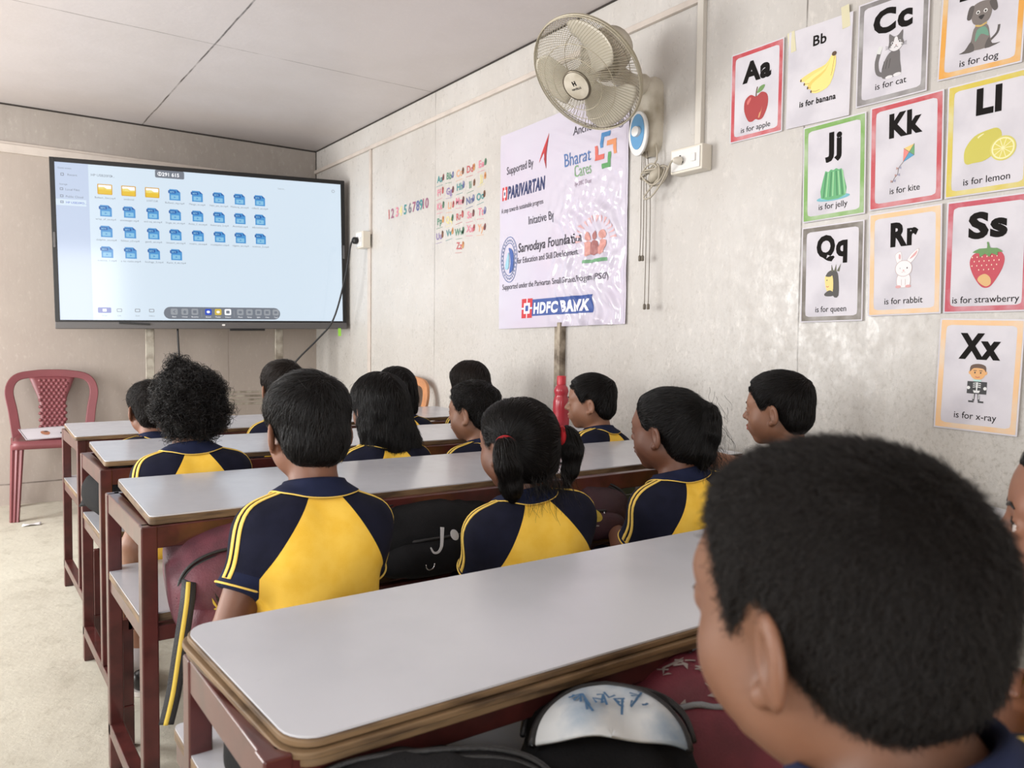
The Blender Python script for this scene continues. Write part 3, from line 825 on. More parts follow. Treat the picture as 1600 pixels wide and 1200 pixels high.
def art_dog(p):
    G, D = (118, 110, 106), (84, 78, 76)
    p.line([(2.2, -5.8), (4.2, -4.0), (4.6, -2.0)], .6, D, 4)
    p.poly([(-1.4, -1.0), (-2.2, -4.0), (-2.4, -6.9), (2.6, -6.9), (2.4, -4.0), (1.5, -1.0)], G, 4)
    p.poly([(-2.2, -4.6), (-3.8, -6.6), (-5.2, -7.2), (-1.4, -7.3)], D, 3); p.poly([(2.2, -4.6), (3.2, -6.4), (5.2, -6.6), (1.4, -7.3)], D, 3)
    p.poly([(-.9, -2.0), (1.2, -1.6), (2.2, -4.2), (.2, -3.2), (-1.2, -5.0)], (104, 150, 128), 3)
    p.line([(-1.4, -.7), (0, -1.1), (1.5, -.6)], .45, (196, 166, 96), 3)
    p.poly([(-2.3, 4.4), (0, 5.3), (2.3, 4.6), (2.5, 1.6), (1.4, -.4), (-1.4, -.5), (-2.5, 1.4)], G, 4)
    p.poly([(-2.0, 4.6), (-3.2, 4.4), (-3.7, 1.6), (-2.7, 1.2), (-2.1, 3.0)], D, 3); p.poly([(1.9, 4.8), (3.2, 5.2), (4.0, 2.6), (3.2, 1.9), (2.2, 3.4)], D, 3)
    for x in (-.9, 1.0): p.poly(ell(x, 2.6, .5, .5, 12), (226, 224, 222)); p.poly(ell(x, 2.55, .28, .3, 10), (40, 36, 34))
    p.poly([(-.7, 1.5), (.8, 1.6), (.1, .5)], (40, 36, 34), 3)
def art_jelly(p):
    p.poly(ell(0, -6.3, 5.6, .9, 24), (110, 176, 190)); p.poly(ell(0, -6.0, 4.4, .6, 24), (140, 200, 206))
    p.poly([(-4.0, -6.0), (-2.9, 1.4), (-2.3, 2.0), (-1.6, 1.7), (-.8, 2.3), (.1, 2.0), (1.0, 2.4), (1.8, 1.9), (2.6, 2.0), (3.0, 1.2), (4.2, -6.0)], (92, 168, 112), 3)
    for a, b in ((-2.3, -3.2), (-.6, -1.0), (1.0, 1.4), (2.4, 3.2)):
        p.line([(a, 1.6), (b, -5.9)], .5, (62, 134, 84)); p.line([(a + .7, 1.5), (b + .9, -5.8)], .35, (150, 206, 150))
def art_kite(p):
    a, b, c, d, m_ = (-.4, 2.6), (2.6, 3.4), (2.6, .2), (-.6, -1.2), (1.1, 1.3)
    p.poly([a, b, m_], (226, 196, 118)); p.poly([b, c, m_], (96, 158, 104)); p.poly([c, d, m_], (72, 150, 190)); p.poly([d, a, m_], (222, 130, 122))
    p.line([a, c], .12, (110, 96, 84)); p.line([b, d], .12, (110, 96, 84))
    p.line([d, (-1.8, -2.6), (-2.1, -4.2), (-3.0, -5.2), (-3.6, -6.4)], .13, (108, 98, 92), 4)
    for x, y in ((-1.8, -2.6), (-2.2, -4.5), (-3.4, -6.0)): p.poly([(x - .7, y + .4), (x, y), (x - .7, y - .4)], (176, 138, 132)); p.poly([(x + .7, y + .4), (x, y), (x + .7, y - .4)], (150, 150, 176))
def art_lemon(p):
    p.poly([(-6.0, -4.2), (-5.8, -1.0), (-3.4, 2.0), (.4, 3.1), (2.6, 3.0), (3.6, 1.0), (2.8, -2.6), (-.4, -5.0), (-3.6, -5.3), (-5.2, -5.4)], (196, 188, 78), 4)
    p.poly([(-2.6, 1.6), (-1.2, 2.3), (-.6, 1.8), (-2.0, 1.0)], (226, 222, 170), 3)
    p.poly(ell(4.0, -2.6, 3.3, 3.3, 28), (206, 198, 96)); p.poly(ell(4.0, -2.6, 2.9, 2.9, 28), (232, 226, 172)); p.poly(ell(4.0, -2.6, 2.5, 2.5, 28), (210, 200, 92))
    for k in range(5):
        a = PI * k / 5; p.line([(4 - 2.5 * math.cos(a), -2.6 - 2.5 * math.sin(a)), (4 + 2.5 * math.cos(a), -2.6 + 2.5 * math.sin(a))], .2, (232, 226, 172))
def art_queen(p):
    H, Sk = (58, 54, 50), (232, 208, 128)
    p.poly([(-1.8, 2.4), (-.4, 3.6), (1.6, 3.4), (2.6, 1.6), (2.8, -4.8), (.8, -4.8), (.6, 0), (-2.2, .2)], H, 3)
    p.poly([(-2.2, 1.8), (-.2, 2.6), (.7, .8), (.6, -3.6), (-1.2, -3.4), (-1.9, -2.0), (-2.2, -.4)], Sk, 3)
    p.poly([(-2.4, -4.0), (-.6, -2.9), (.8, -3.6), (.8, -4.8), (-1.8, -4.8)], H, 3)
    p.poly([(-2.1, 1.9), (-.6, 3.2), (.6, 2.6), (-.2, 1.6)], H, 3)
    for x in (.4, 1.4, 2.4): p.poly([(x - .4, 3.3), (x + (x - .9) * .7, 5.6), (x + .5, 3.1)], (84, 84, 62))
    p.poly(ell(-1.5, .5, .2, .25, 8), H); p.line([(-1.7, -1.5), (-1.2, -1.8), (-.8, -1.5)], .2, (190, 70, 60), 3)
def art_rabbit(p):
    W_, Ln, Pk = (232, 228, 230), (188, 168, 168), (214, 160, 160)
    def outl(P, n=4):
        p.poly(P, Ln, n); cx = sum(a for a, b in P) / len(P); cy = sum(b for a, b in P) / len(P)
        p.poly([(cx + (a - cx) * .94, cy + (b - cy) * .94) for a, b in P], W_, n)
    outl([(-2.1, 2.4), (-2.7, 5.0), (-1.6, 5.9), (-.8, 5.6), (-.7, 2.9)]); p.poly([(-1.6, 4.0), (-1.5, 5.2), (-1.0, 4.8), (-1.1, 3.6)], Pk, 3)
    outl([(1.0, 2.9), (2.4, 5.0), (4.6, 6.4), (4.2, 4.6), (2.2, 2.2)]); p.poly([(1.8, 3.4), (3.0, 4.8), (4.2, 5.8), (3.6, 4.4)], Pk, 3)
    outl([(-1.8, -1.2), (-2.0, -4.6), (0, -5.2), (2.0, -4.6), (1.8, -1.2)])
    outl([(-2.6, 1.4), (-1.2, 3.0), (1.2, 3.0), (2.6, 1.4), (2.2, -.8), (0, -1.8), (-2.2, -.8)])
    for x in (-1.0, 1.1): p.poly(ell(x, .8, .22, .28, 8), (96, 80, 80))
    p.poly(ell(0, .1, .3, .2, 8), Pk); p.line([(-.6, -.5), (0, -.3), (.6, -.5)], .12, Ln, 3)
    for x in (-1.6, 1.5): p.poly(ell(x, -4.8, .9, .45, 12), Pk)
    for x in (-.6, .6): p.line([(x, -2.6), (x, -4.4)], .1, Ln)
def art_strawberry(p):
    p.poly([(-.2, 3.4), (3.0, 3.6), (4.8, 1.6), (4.4, -1.6), (2.2, -5.6), (.6, -7.0), (-1.4, -6.4), (-3.6, -3.0), (-4.6, .6), (-3.4, 3.0)], (186, 52, 70), 4)
    p.poly([(-1.8, -3.6), (-.2, -3.0), (1.2, -4.2), (1.4, -5.8), (.4, -6.6), (-.8, -6.2), (-2.2, -4.8)], (214, 172, 112), 3)
    for j in range(6):
        for i in range(7):
            x = -3.9 + i * 1.35 + (j % 2) * .6; y = 2.0 - j * 1.25
            if abs(x) < 4.2 - max(0, -y) * .55 and y > -4.4 and not (abs(x) < 1.6 and y < -2.8): p.poly(ell(x, y, .16, .24, 7), (240, 214, 190))
    p.poly([(-3.9, 3.4), (-2.0, 3.0), (-1.8, 1.8), (-.4, 2.8), (.8, 1.8), (1.4, 2.8), (3.0, 2.0), (3.0, 3.0), (4.4, 3.0), (2.8, 4.2), (1.0, 4.4), (.5, 6.0), (0, 6.0), (.1, 4.4), (-2.0, 4.4)], (92, 138, 74), 2)
def art_xray(p):
    Sk, D, W_ = (222, 168, 108), (44, 44, 46), (224, 226, 226)
    p.poly(ell(-2.1, 2.6, .5, .6, 10), Sk); p.poly(ell(2.1, 2.6, .5, .6, 10), Sk)
    p.poly(ell(0, 2.5, 2.1, 2.0, 24), Sk); p.poly([(-2.2, 2.8), (-2.0, 4.6), (0, 5.2), (2.0, 4.6), (2.2, 2.8), (1.4, 3.8), (-1.2, 3.9)], (92, 66, 50), 3)
    for x in (-.8, .8): p.poly(ell(x, 2.6, .22, .28, 8), D); p.line([(x - .45, 3.2), (x + .45, 3.2)], .16, D)
    p.line([(-.6, 1.4), (0, 1.2), (.6, 1.4)], .2, (190, 82, 66), 3)
    p.poly([(-1.2, .6), (1.2, .6), (.8, -.6), (-.8, -.6)], (176, 212, 206))
    p.poly([(-2.7, 0), (2.7, 0), (2.7, -3.6), (-2.7, -3.6)], D)
    p.line([(0, -.2), (0, -2.9)], .36, W_)
    for k in range(3): p.line([(-1.1, -.6 - k * .55), (0, -.4 - k * .55), (1.1, -.6 - k * .55)], .2, W_, 3)
    p.poly([(-1.0, -2.6), (1.0, -2.6), (.7, -3.3), (-.7, -3.3)], W_)
    for s_ in (-1, 1):
        p.poly(ell(s_ * 2.3, -1.9, .5, .5, 10), W_)
        p.line([(s_ * .6, -3.3), (s_ * .75, -5.6)], .5, D); p.line([(s_ * .75, -3.6), (s_ * .75, -5.2)], .2, W_); p.line([(s_ * .6, -5.9), (s_ * 2.1, -5.9)], .5, D)

def FWall(cy, cz, rot=0.0, off=0.0012, lift=None):
    c, s_ = math.cos(rot), math.sin(rot)
    def F(u_, v_, w=0.0):
        a, b = u_ * c - v_ * s_, u_ * s_ + v_ * c
        l = lift(u_, v_) if lift else 0.0
        return (WX - off - w - l, cy - a, cz + b)
    return F

def poster(letters, word, cy, cz, rot, border, art, label, w=.210, h=.297, head=5.6, hsize=6.5, hw=None, bold_cap=False, art_dy=-1.6, art_s=1.0, cap_y=-11.2, cap_w=None):
    rot = math.radians(rot)
    pocket = 0.0006 + 0.0025 * random.random()
    # sheets lie slightly off the wall: corners lift a little
    ph = random.random() * 6
    lift = lambda u_, v_: 0.0062 + pocket * (abs(u_) / .105) ** 4 * (0.6 + 0.4 * math.sin(ph + 9 * v_)) + .00010 * math.sin(60 * v_ + ph) * math.sin(31 * u_ + 1)
    F = FWall(cy, cz, rot, 0.0006, lift)
    t = thing('alphabet_poster', (WX, cy, cz), label, 'poster', 'alphabet posters on the right wall')
    mb = MB(); mb.grid(lambda a, b: F((a - .5) * w, (b - .5) * h, 0), 9, 11)
    mb.build('sheet', m_sheet, t, smooth=True)
    mb = MB(); mb.plate([(-w / 2 + .001, -h / 2 + .001), (w / 2 - .001, -h / 2 + .001), (w / 2 - .001, h / 2 - .001), (-w / 2 + .001, h / 2 - .001)], .0060, FWall(cy, cz, rot, 0.0)); mb.build('backing_board', m_board, t)
    if border:
        mb = MB(); o = rrect(w - .008, h - .008, .002, 2); i_ = rrect(w - .034, h - .034, .010, 5)
        # ring subdivided along its length
        def ring(P, n=80):
            P = P + [P[0]]; L = [0]
            for k in range(len(P) - 1): L.append(L[-1] + math.dist(P[k], P[k + 1]))
            out = []
            for q in range(n):
                s_ = L[-1] * q / n; k = 0
                while L[k + 1] < s_: k += 1
                f_ = (s_ - L[k]) / max(L[k + 1] - L[k], 1e-9); out.append((P[k][0] + (P[k + 1][0] - P[k][0]) * f_, P[k][1] + (P[k + 1][1] - P[k][1]) * f_))
            return out
        def rad(P0, a):   # point of a rounded rectangle in direction a
            hw_, hh_, r_ = P0; dx, dy = math.cos(a), math.sin(a)
            s_ = min(hw_ / abs(dx) if abs(dx) > 1e-9 else 9, hh_ / abs(dy) if abs(dy) > 1e-9 else 9)
            x, y = dx * s_, dy * s_
            ax, ay = abs(x) - (hw_ - r_), abs(y) - (hh_ - r_)
            if ax > 0 and ay > 0:
                k = r_ / math.hypot(ax, ay)
                if k < 1: x, y = math.copysign(hw_ - r_ + ax * k, x), math.copysign(hh_ - r_ + ay * k, y)
            return (x, y)
        A = sorted([2 * PI * k / 96 for k in range(96)] + [math.atan2(sy * hh, sx * ww) % (2 * PI) for sx in (-1, 1) for sy in (-1, 1) for ww, hh in (((w - .008) / 2, (h - .008) / 2),)])
        O = [rad(((w - .008) / 2, (h - .008) / 2, .001), a) for a in A]; I = [rad(((w - .034) / 2, (h - .034) / 2, .011), a) for a in A]
        n = len(A)
        vs = [F(x, y, .0004) for x, y in O] + [F((x + X) / 2, (y + Y) / 2, .0004) for (x, y), (X, Y) in zip(O, I)] + [F(x, y, .0004) for x, y in I]
        fs = []
        for q in range(n):
            q2 = (q + 1) % n
            fs += [(q, q2, n + q2, n + q), (n + q, n + q2, 2 * n + q2, 2 * n + q)]
        mb.add(vs, fs); mb.build('border', mat('border_%02x%02x%02x' % border, border, .5, var=.25, scale=12, rgb2=tuple(int(c * .5 + 108) for c in border), bump=.25, bscale=16), t)
    mb = MB(); put_text(mb, letters, 0, head * .01, hsize * .01 * 1.36, F, w=.0007, bold=.05 if hsize > 3.5 else .02, width=hw * .01 if hw else None); mb.build('headline', INK, t)
    mb = MB(); put_text(mb, 'is for ' + word, 0, cap_y * .01, .0255, F, w=.0007, bold=.028 if bold_cap else 0.0, width=cap_w * .01 if cap_w else None); mb.build('caption', INK, t)
    p = Pic(lambda x, y, w_: F(x * art_s, y * art_s + art_dy * .01, w_)); art(p); p.build('picture', t)
    return t

RED, GREY, AMB, GRN, YEL, BRN, PEACH, CRIM = (190, 70, 78), (128, 124, 124), (222, 160, 70), (120, 166, 84), (208, 188, 70), (104, 96, 86), (232, 190, 142), (186, 66, 84)
poster('Aa', 'apple', 1.737, 1.846, 0, RED, art_apple, 'red-bordered alphabet poster, Aa is for apple', head=4.4, hw=11.5, art_dy=-4.0, art_s=1.02, cap_y=-12.2, cap_w=11.8)
tb = poster('Bb', 'banana', 1.505, 1.848, -.9, None, art_banana, 'borderless white alphabet poster held with tape strips, Bb is for banana', w=.220, h=.302, head=8.6, hsize=3.2, hw=4.6, art_dy=-.6, art_s=1.0, cap_y=-9.2, bold_cap=True, cap_w=12.6)
m_tape = mat('masking_tape', (214, 208, 176), 0.45)
for (dy, dz, rr) in ((.098, .120, .12), (-.088, .140, .10)):
    F_ = FWall(1.505 + dy, 1.848 + dz, rr, .0085)
    mb = MB(); mb.plate([(-.013, -.032), (.013, -.032), (.013, .034), (-.013, .034)], .0004, F_); mb.build('tape', m_tape, tb)
poster('Cc', 'cat', 1.271, 1.858, 0, GREY, art_cat, 'grey-bordered alphabet poster, Cc is for cat', head=4.9, hw=11.6, art_dy=-1.7, art_s=.92, cap_y=-11.0, cap_w=9.2)
poster('Dd', 'dog', 1.030, 1.872, -1.5, AMB, art_dog, 'amber-bordered alphabet poster cut by the top of the photo, is for dog', head=5.0, hw=11.6, art_dy=-2.0, art_s=.98, cap_y=-12.4, cap_w=9.6)
poster('Jj', 'jelly', 1.444, 1.543, 1.2, GRN, art_jelly, 'green-bordered alphabet poster, Jj is for jelly', head=4.9, hw=5.6, art_dy=-2.2, cap_y=-11.6, cap_w=9.6)
poster('Kk', 'kite', 1.221, 1.552, 1.0, RED, art_kite, 'red-bordered alphabet poster, Kk is for kite', head=5.2, hw=9.6, art_dy=-1.4, cap_y=-11.0, cap_w=8.6)
poster('Ll', 'lemon', 1.003, 1.555, .2, YEL, art_lemon, 'yellow-bordered alphabet poster, Ll is for lemon', head=6.0, hw=6.2, art_dy=-1.5, cap_y=-12.0, cap_w=11.4, art_s=.95)
poster('Qq', 'queen', 1.440, 1.230, .6, BRN, art_queen, 'brown-bordered alphabet poster, Qq is for queen', head=5.2, hw=10.4, art_dy=-2.6, cap_y=-11.8, cap_w=10.4, art_s=.92)
poster('Rr', 'rabbit', 1.214, 1.245, 1.1, PEACH, art_rabbit, 'peach-bordered alphabet poster, Rr is for rabbit', head=5.0, hw=8.0, art_dy=-2.4, cap_y=-11.6, cap_w=11.0, art_s=.92)
poster('Ss', 'strawberry', .994, 1.247, 0, CRIM, art_strawberry, 'crimson-bordered alphabet poster, Ss is for strawberry', head=4.8, hw=9.6, art_dy=-2.2, cap_y=-12.3, cap_w=16.4, art_s=.90)
poster('Xx', 'x-ray', 1.004, .933, -1.8, PEACH, art_xray, 'peach-bordered alphabet poster, Xx is for x-ray, lowest on the wall', head=4.6, hw=10.4, art_dy=-1.6, cap_y=-11.6, cap_w=10.6, art_s=.9)

# ------------------------------------------------------------------ number and letter stickers
def sticker(name, txt, cy, cz, hgt, rgb, label, group, extra=None, wid=None):
    F = FWall(cy, cz, math.radians(random.uniform(-6, 6)), .0008)
    mb = MB(); put_text(mb, txt, 0, -hgt * .37, hgt, F, w=.0004, bold=.03, width=wid)
    cols = [pc(rgb)]
    if extra:
        cols.append(pc(extra[0])); cols.append(pc(extra[1]))
        k = random.random()
        mb.plate(spline([(.030, -.014), (.044, -.012), (.048, .004 + .01 * k), (.042, .020), (.032, .012 + .012 * k), (.027, -.002)], 3), .0004, F, 1)
        mb.plate(ell(.039, .016 * k, .005, .008, 10), .0006, F, 2)
        mb.plate([(-.036, -.040), (.030, -.038), (.030, -.036), (-.036, -.038)], .0004, F, 0)
    tag(mb.build(name, cols, None, loc=(WX, cy, cz)), label, 'sticker', group)
CN = {'red': (184, 96, 98), 'green': (92, 136, 114), 'violet': (136, 118, 164), 'orange': (214, 164, 130), 'yellow': (216, 206, 146), 'navy': (96, 104, 148), 'pink': (208, 130, 148), 'teal': (76, 138, 140), 'grey': (120, 118, 128), 'mauve': (150, 96, 120)}
PX = [48, 90, 145, 185, 236, 288, 335, 376, 414, 466]; PYv = [745, 730, 722, 690, 680, 668, 655, 643, 634, 622]
for i, cn in enumerate(('red', 'mauve', 'pink', 'yellow', 'teal', 'grey', 'mauve', 'navy', 'teal', 'mauve')):
    cy = 4.452 - (PX[i] - 48) / 418 * (4.452 - 3.995) * (1 + .10 * (1 - i / 9) * i / 9)
    sticker('number_sticker', str(i + 1), cy, 1.788 + .0006 * i, .078, CN[cn], '%s number %d sticker in the row on the right wall' % (cn, i + 1), 'number stickers on the right wall')
ROWS = ['ABCDE', 'FGHIJ', 'KLMNO', 'PQRST', 'UVWXY', 'Z']
LC = dict(A='teal', B='green', C='orange', D='red', E='pink', F='pink', G='violet', H='teal', I='green', J='yellow', K='pink', L='orange', M='pink', N='navy', O='teal', P='green', Q='yellow', R='red', S='pink', T='pink', U='violet', V='teal', W='green', X='pink', Y='orange', Z='red')
EX = [((120, 64, 66), (80, 70, 66)), ((92, 98, 140), (150, 150, 170)), ((120, 82, 60), (80, 60, 50)), ((196, 142, 90), (150, 90, 60)), ((84, 120, 96), (60, 90, 70)), ((176, 92, 90), (120, 60, 60))]
for ri, row in enumerate(ROWS):
    for ci, ch in enumerate(row):
        if ch == 'Z': ci = 2
        cy = 3.838 - ci * .1035 + .004 * math.sin(ri * 2 + ci); cz = 1.902 - ri * .0765 + (.012 if ci == 4 else 0) * (1 if ri < 2 else -.3) + .005 * math.sin(ci * 3 + ri)
        if ch == 'Z': cz = 1.520
        sticker('letter_sticker', ch + ch.lower(), cy, cz, .050, CN[LC[ch]], '%s wall sticker of letter %s with a little picture' % (LC[ch], ch + ch.lower()), 'letter stickers on the right wall', EX[(ri * 5 + ci) % 6])

# ------------------------------------------------------------------ sponsor banner
m_vinyl = mat('white_vinyl', (204, 199, 213), 0.13, var=0.08, scale=3, rgb2=(204, 196, 212), spec=0.6)
BW, BH = .895, .930
def b_lift(u_, v_):
    a = (u_ / BW + .5)           # 0 left .. 1 right
    k = max(0, min(1, (a - .42) / .2)) * max(0, min(1, (1.02 - a) / .08))
    low = max(0, min(1, (.22 - v_) / .2))
    w = .006 + .004 * math.sin(7 * u_ + 1.3) + .0022 * math.sin(26 * v_ + 4 * u_)
    w += 1.05 * k * low * (.0050 * math.sin(64 * u_ + 4 * math.sin(19 * v_)) + .0034 * math.sin(118 * u_ + 3.0 * math.sin(23 * v_ + 2) + 11 * v_) + .0030 * math.sin(40 * v_ + 26 * u_))
    w += k * .0030 * math.sin(70 * v_ + 14 * u_) * math.sin(9 * u_ + 2) + k * .0012 * math.sin(150 * v_ + 60 * u_)
    w += (1 - k) * .0010 * math.sin(44 * v_ - 9 * u_)
    e_ = max(0, abs(a - .5) * 2 - .9) / .1
    return max(.001, w * (1 - .6 * e_) + .007)
def FB(u_, v_, w=0.0):
    # gentle shear and shape of the hanging sheet
    z = 1.547 + v_ + .010 * (u_ / BW) * (1 if v_ > 0 else 1.2) - .0
    return (WX - .001 - b_lift(u_, v_) - w, 2.790 - u_, z)
ban = thing('sponsor_banner', (WX, 2.79, 1.547), 'large glossy white vinyl banner with sponsor logos, creased, on the right wall', 'banner')
mb = MB(); mb.grid(lambda a, b: FB((a - .5) * BW, (b - .5) * BH), 150, 130); mb.build('sheet', m_vinyl, ban, smooth=True)
mb = MB()
class BP(Pic):
    def poly(s, P, rgb, smooth=0, sub=0):
        Pic.poly(s, P, rgb, smooth)
def cut_print(pb, name):
    """build a printed piece, cutting its faces on a fine grid so that it follows the creases"""
    import bmesh
    if not pb.mb.v: return
    bm = bmesh.new(); vv = [bm.verts.new(p) for p in pb.mb.v]
    for q, m_ in zip(pb.mb.f, pb.mb.m):
        try: fc = bm.faces.new([vv[i] for i in q]); fc.material_index = m_
        except ValueError: pass
    xs = [p[0] for p in pb.mb.v]; ys = [p[1] for p in pb.mb.v]
    for ax, lo, hi in ((0, min(xs), max(xs)), (1, min(ys), max(ys))):
        k = math.floor(lo / .008) + 1
        while k * .008 < hi:
            co = [0, 0, 0]; no = [0, 0, 0]; co[ax] = k * .008; no[ax] = 1
            bmesh.ops.bisect_plane(bm, geom=bm.verts[:] + bm.edges[:] + bm.faces[:], plane_co=co, plane_no=no, dist=1e-7); k += 1
    bm.verts.index_update()
    mb = MB(); mb.v = [FB(v.co.x, v.co.y, v.co.z) for v in bm.verts]; mb.f = [tuple(v.index for v in fc.verts) for fc in bm.faces]; mb.m = [fc.material_index for fc in bm.faces]
    bm.free()
    mb.build(name, [pc(c) for c in pb.cols], ban)
def new_print(): return Pic(lambda x, y, w: (x, y, w + .0012))   # coordinates in centimetres on the sheet
pb = new_print()
def btext(txt, x, y, size, rgb, width=None, bold=0.0, align='L', shear=0.0, extra=0.0):
    vs, fs, W_ = text_geo(txt, bold, shear)
    sx = sy = size
    if width: sx = width / W_
    o = {'L': 0, 'C': -W_ / 2, 'R': -W_}[align]
    pb.mb.add([((x + (a + o) * sx) * .01, (y + b * sy) * .01, .0018 + extra) for a, b in vs], fs, pb._m(rgb))
def brect(x0, y0, x1, y1, rgb, nx=40, ny=10, w=.0007):
    b0 = len(pb.mb.v)
    pb.mb.grid(lambda a, b: ((x0 + (x1 - x0) * a) * .01, (y0 + (y1 - y0) * b) * .01, w + .0008), nx, ny, pb._m(rgb))
NV, RD, BK = (52, 62, 104), (196, 56, 62), (60, 56, 66)
btext('Supported By', -39.0, 27.0, 5.2, BK, width=22)
btext('Anchored By', 11.5, 34.6, 5.2, BK, width=24)
cut_print(pb, 'heading_print'); pb = new_print()
btext('PARIVARTAN', -37.8, 15.4, 8.2, (48, 58, 102), width=29.5, bold=.035)
btext('A step towards sustainable progress', -43.0, 9.0, 3.3, BK, width=34)
# small square emblem
for x0, y0, x1, y1 in ((-42.6, 15.0, -38.6, 21.4),): brect(x0, y0, x1, y1, RD, 8, 8)
brect(-41.7, 16.4, -39.5, 20.0, (226, 222, 230), 6, 6, .0010); brect(-41.1, 17.4, -40.1, 19.0, NV, 4, 4, .0013); brect(-40.9, 15.0, -40.3, 21.4, (226, 222, 230), 3, 8, .0010)
pb.poly([(-12.5, 27.5), (-5.6, 39.5), (-7.6, 25.0), (-8.6, 31.5)], (190, 60, 62)); pb.poly([(-8.6, 28.5), (-5.6, 39.5), (-7.4, 24.0)], (160, 50, 56))
cut_print(pb, 'sponsor_mark'); pb = new_print()
btext('Bharat', 6.0, 22.2, 8.0, (78, 112, 166), width=17)
btext('Cares', 12.4, 16.8, 7.0, (120, 160, 116), width=11)
btext('by SMEC Trust', 13.0, 13.0, 2.6, (136, 112, 130), width=10)
bx, by_ = 32.0, 24.6
BL, OR_, GR, RE = (78, 132, 182), (214, 140, 96), (92, 152, 96), (206, 104, 92)
for P, c in ((((-3.6, 1.2), (-3.6, 7.8), (2.6, 7.8), (2.6, 5.6), (-1.4, 5.6), (-1.4, 1.2)), BL), (((1.2, 3.6), (7.8, 3.6), (7.8, -2.6), (5.6, -2.6), (5.6, 1.4), (1.2, 1.4)), OR_),
             (((3.6, -1.2), (3.6, -7.8), (-2.6, -7.8), (-2.6, -5.6), (1.4, -5.6), (1.4, -1.2)), GR), (((-1.2, -3.6), (-7.8, -3.6), (-7.8, 2.6), (-5.6, 2.6), (-5.6, -1.4), (-1.2, -1.4)), RE)):
    pb.poly([(bx + x * .82, by_ + y * .95) for x, y in P], c)
btext('®', 38.6, 31.8, 4.4, BK)
cut_print(pb, 'partner_mark'); pb = new_print()
btext('Initative By', -20.4, 1.0, 5.4, BK, width=20)
btext('Sarvodaya Foundation', -28.5, -11.0, 6.2, BK, width=47, bold=.012)
btext('for Education and Skill Development', -29.0, -16.2, 4.0, BK, width=45)
cut_print(pb, 'foundation_name'); pb = new_print()
ring_c = (-36.2, -13.5)
for r0, r1 in ((7.4, 7.1), (5.4, 5.2)):
    pb.line([(ring_c[0] + r0 * math.cos(a) * .92, ring_c[1] + r0 * 1.45 * math.sin(a)) for a in [2 * PI * k / 48 for k in range(49)]], .35, (92, 112, 160))
for k in range(28):
    a = 2 * PI * k / 28; x, y = ring_c[0] + 6.3 * math.cos(a) * .92, ring_c[1] + 6.3 * 1.45 * math.sin(a)
    pb.poly([(x - .3, y - .5), (x + .3, y - .5), (x + .3, y + .5), (x - .3, y + .5)], (120, 136, 172))
pb.poly([(-36.4, -8.0), (-33.2, -9.6), (-31.9, -13.2), (-32.6, -18.2), (-35.8, -20.0), (-34.6, -15.8), (-35.2, -11.6)], (70, 98, 164), 4)
pb.poly([(-39.2, -17.6), (-37.8, -12.6), (-36.6, -10.0), (-35.8, -13.0), (-36.4, -17.6)], (150, 196, 214), 4)
cut_print(pb, 'round_emblem'); pb = new_print()
btext('Supported under the Parivartan Small Grants Program (PSGP)', -42.0, -27.6, 3.7, BK, width=77)
cut_print(pb, 'footnote'); pb = new_print()
# round faded emblem at the right
for k in range(14):
    a = PI * (k + .5) / 14; x, y = 26.0, -12.0
    pb.poly([(x + 8 * math.cos(a), y + 8 * math.sin(a)), (x + 13 * math.cos(a + .05), y + 11 * math.sin(a + .05)), (x + 13 * math.cos(a - .05), y + 11 * math.sin(a - .05))], (222, 176, 176))
for x, c in ((21.5, (206, 150, 142)), (26, (164, 110, 108)), (30.5, (206, 150, 142))):
    pb.poly(ell(x, -9.2, 1.5, 1.9, 12), c); pb.poly([(x - 2.2, -17), (x - 1.6, -11.8), (x + 1.6, -11.8), (x + 2.2, -17)], c, 2)
brect(19.0, -20.4, 33.5, -19.0, (110, 158, 120), 16, 3)
cut_print(pb, 'faded_emblem'); pb = new_print()
# the bank's mark
brect(-16.5, -41.2, 25.5, -33.6, (58, 84, 150), 70, 12); brect(-25.0, -42.0, -16.5, -33.0, RD, 12, 12, .0008)
brect(-23.2, -40.0, -18.3, -35.0, (232, 228, 236), 8, 8, .0011); brect(-21.9, -38.8, -19.6, -36.2, (58, 84, 150), 5, 5, .0014)
brect(-21.1, -42.0, -20.4, -33.0, (232, 228, 236), 3, 12, .0011); brect(-25.0, -37.9, -16.5, -37.1, (232, 228, 236), 12, 3, .0011)
btext('HDFC BANK', -15.2, -40.0, 6.6, (232, 230, 238), width=38.5, bold=.05, extra=.0004)
cut_print(pb, 'bank_mark')
mb = MB()
for u_ in (BW / 2 - .018,):
    mb.grid(lambda a, b: FB(u_ - .008 + a * .016, (b - .5) * BH * .99, .0008), 3, 60)
mb.build('hem', m_vinyl, ban, smooth=True)

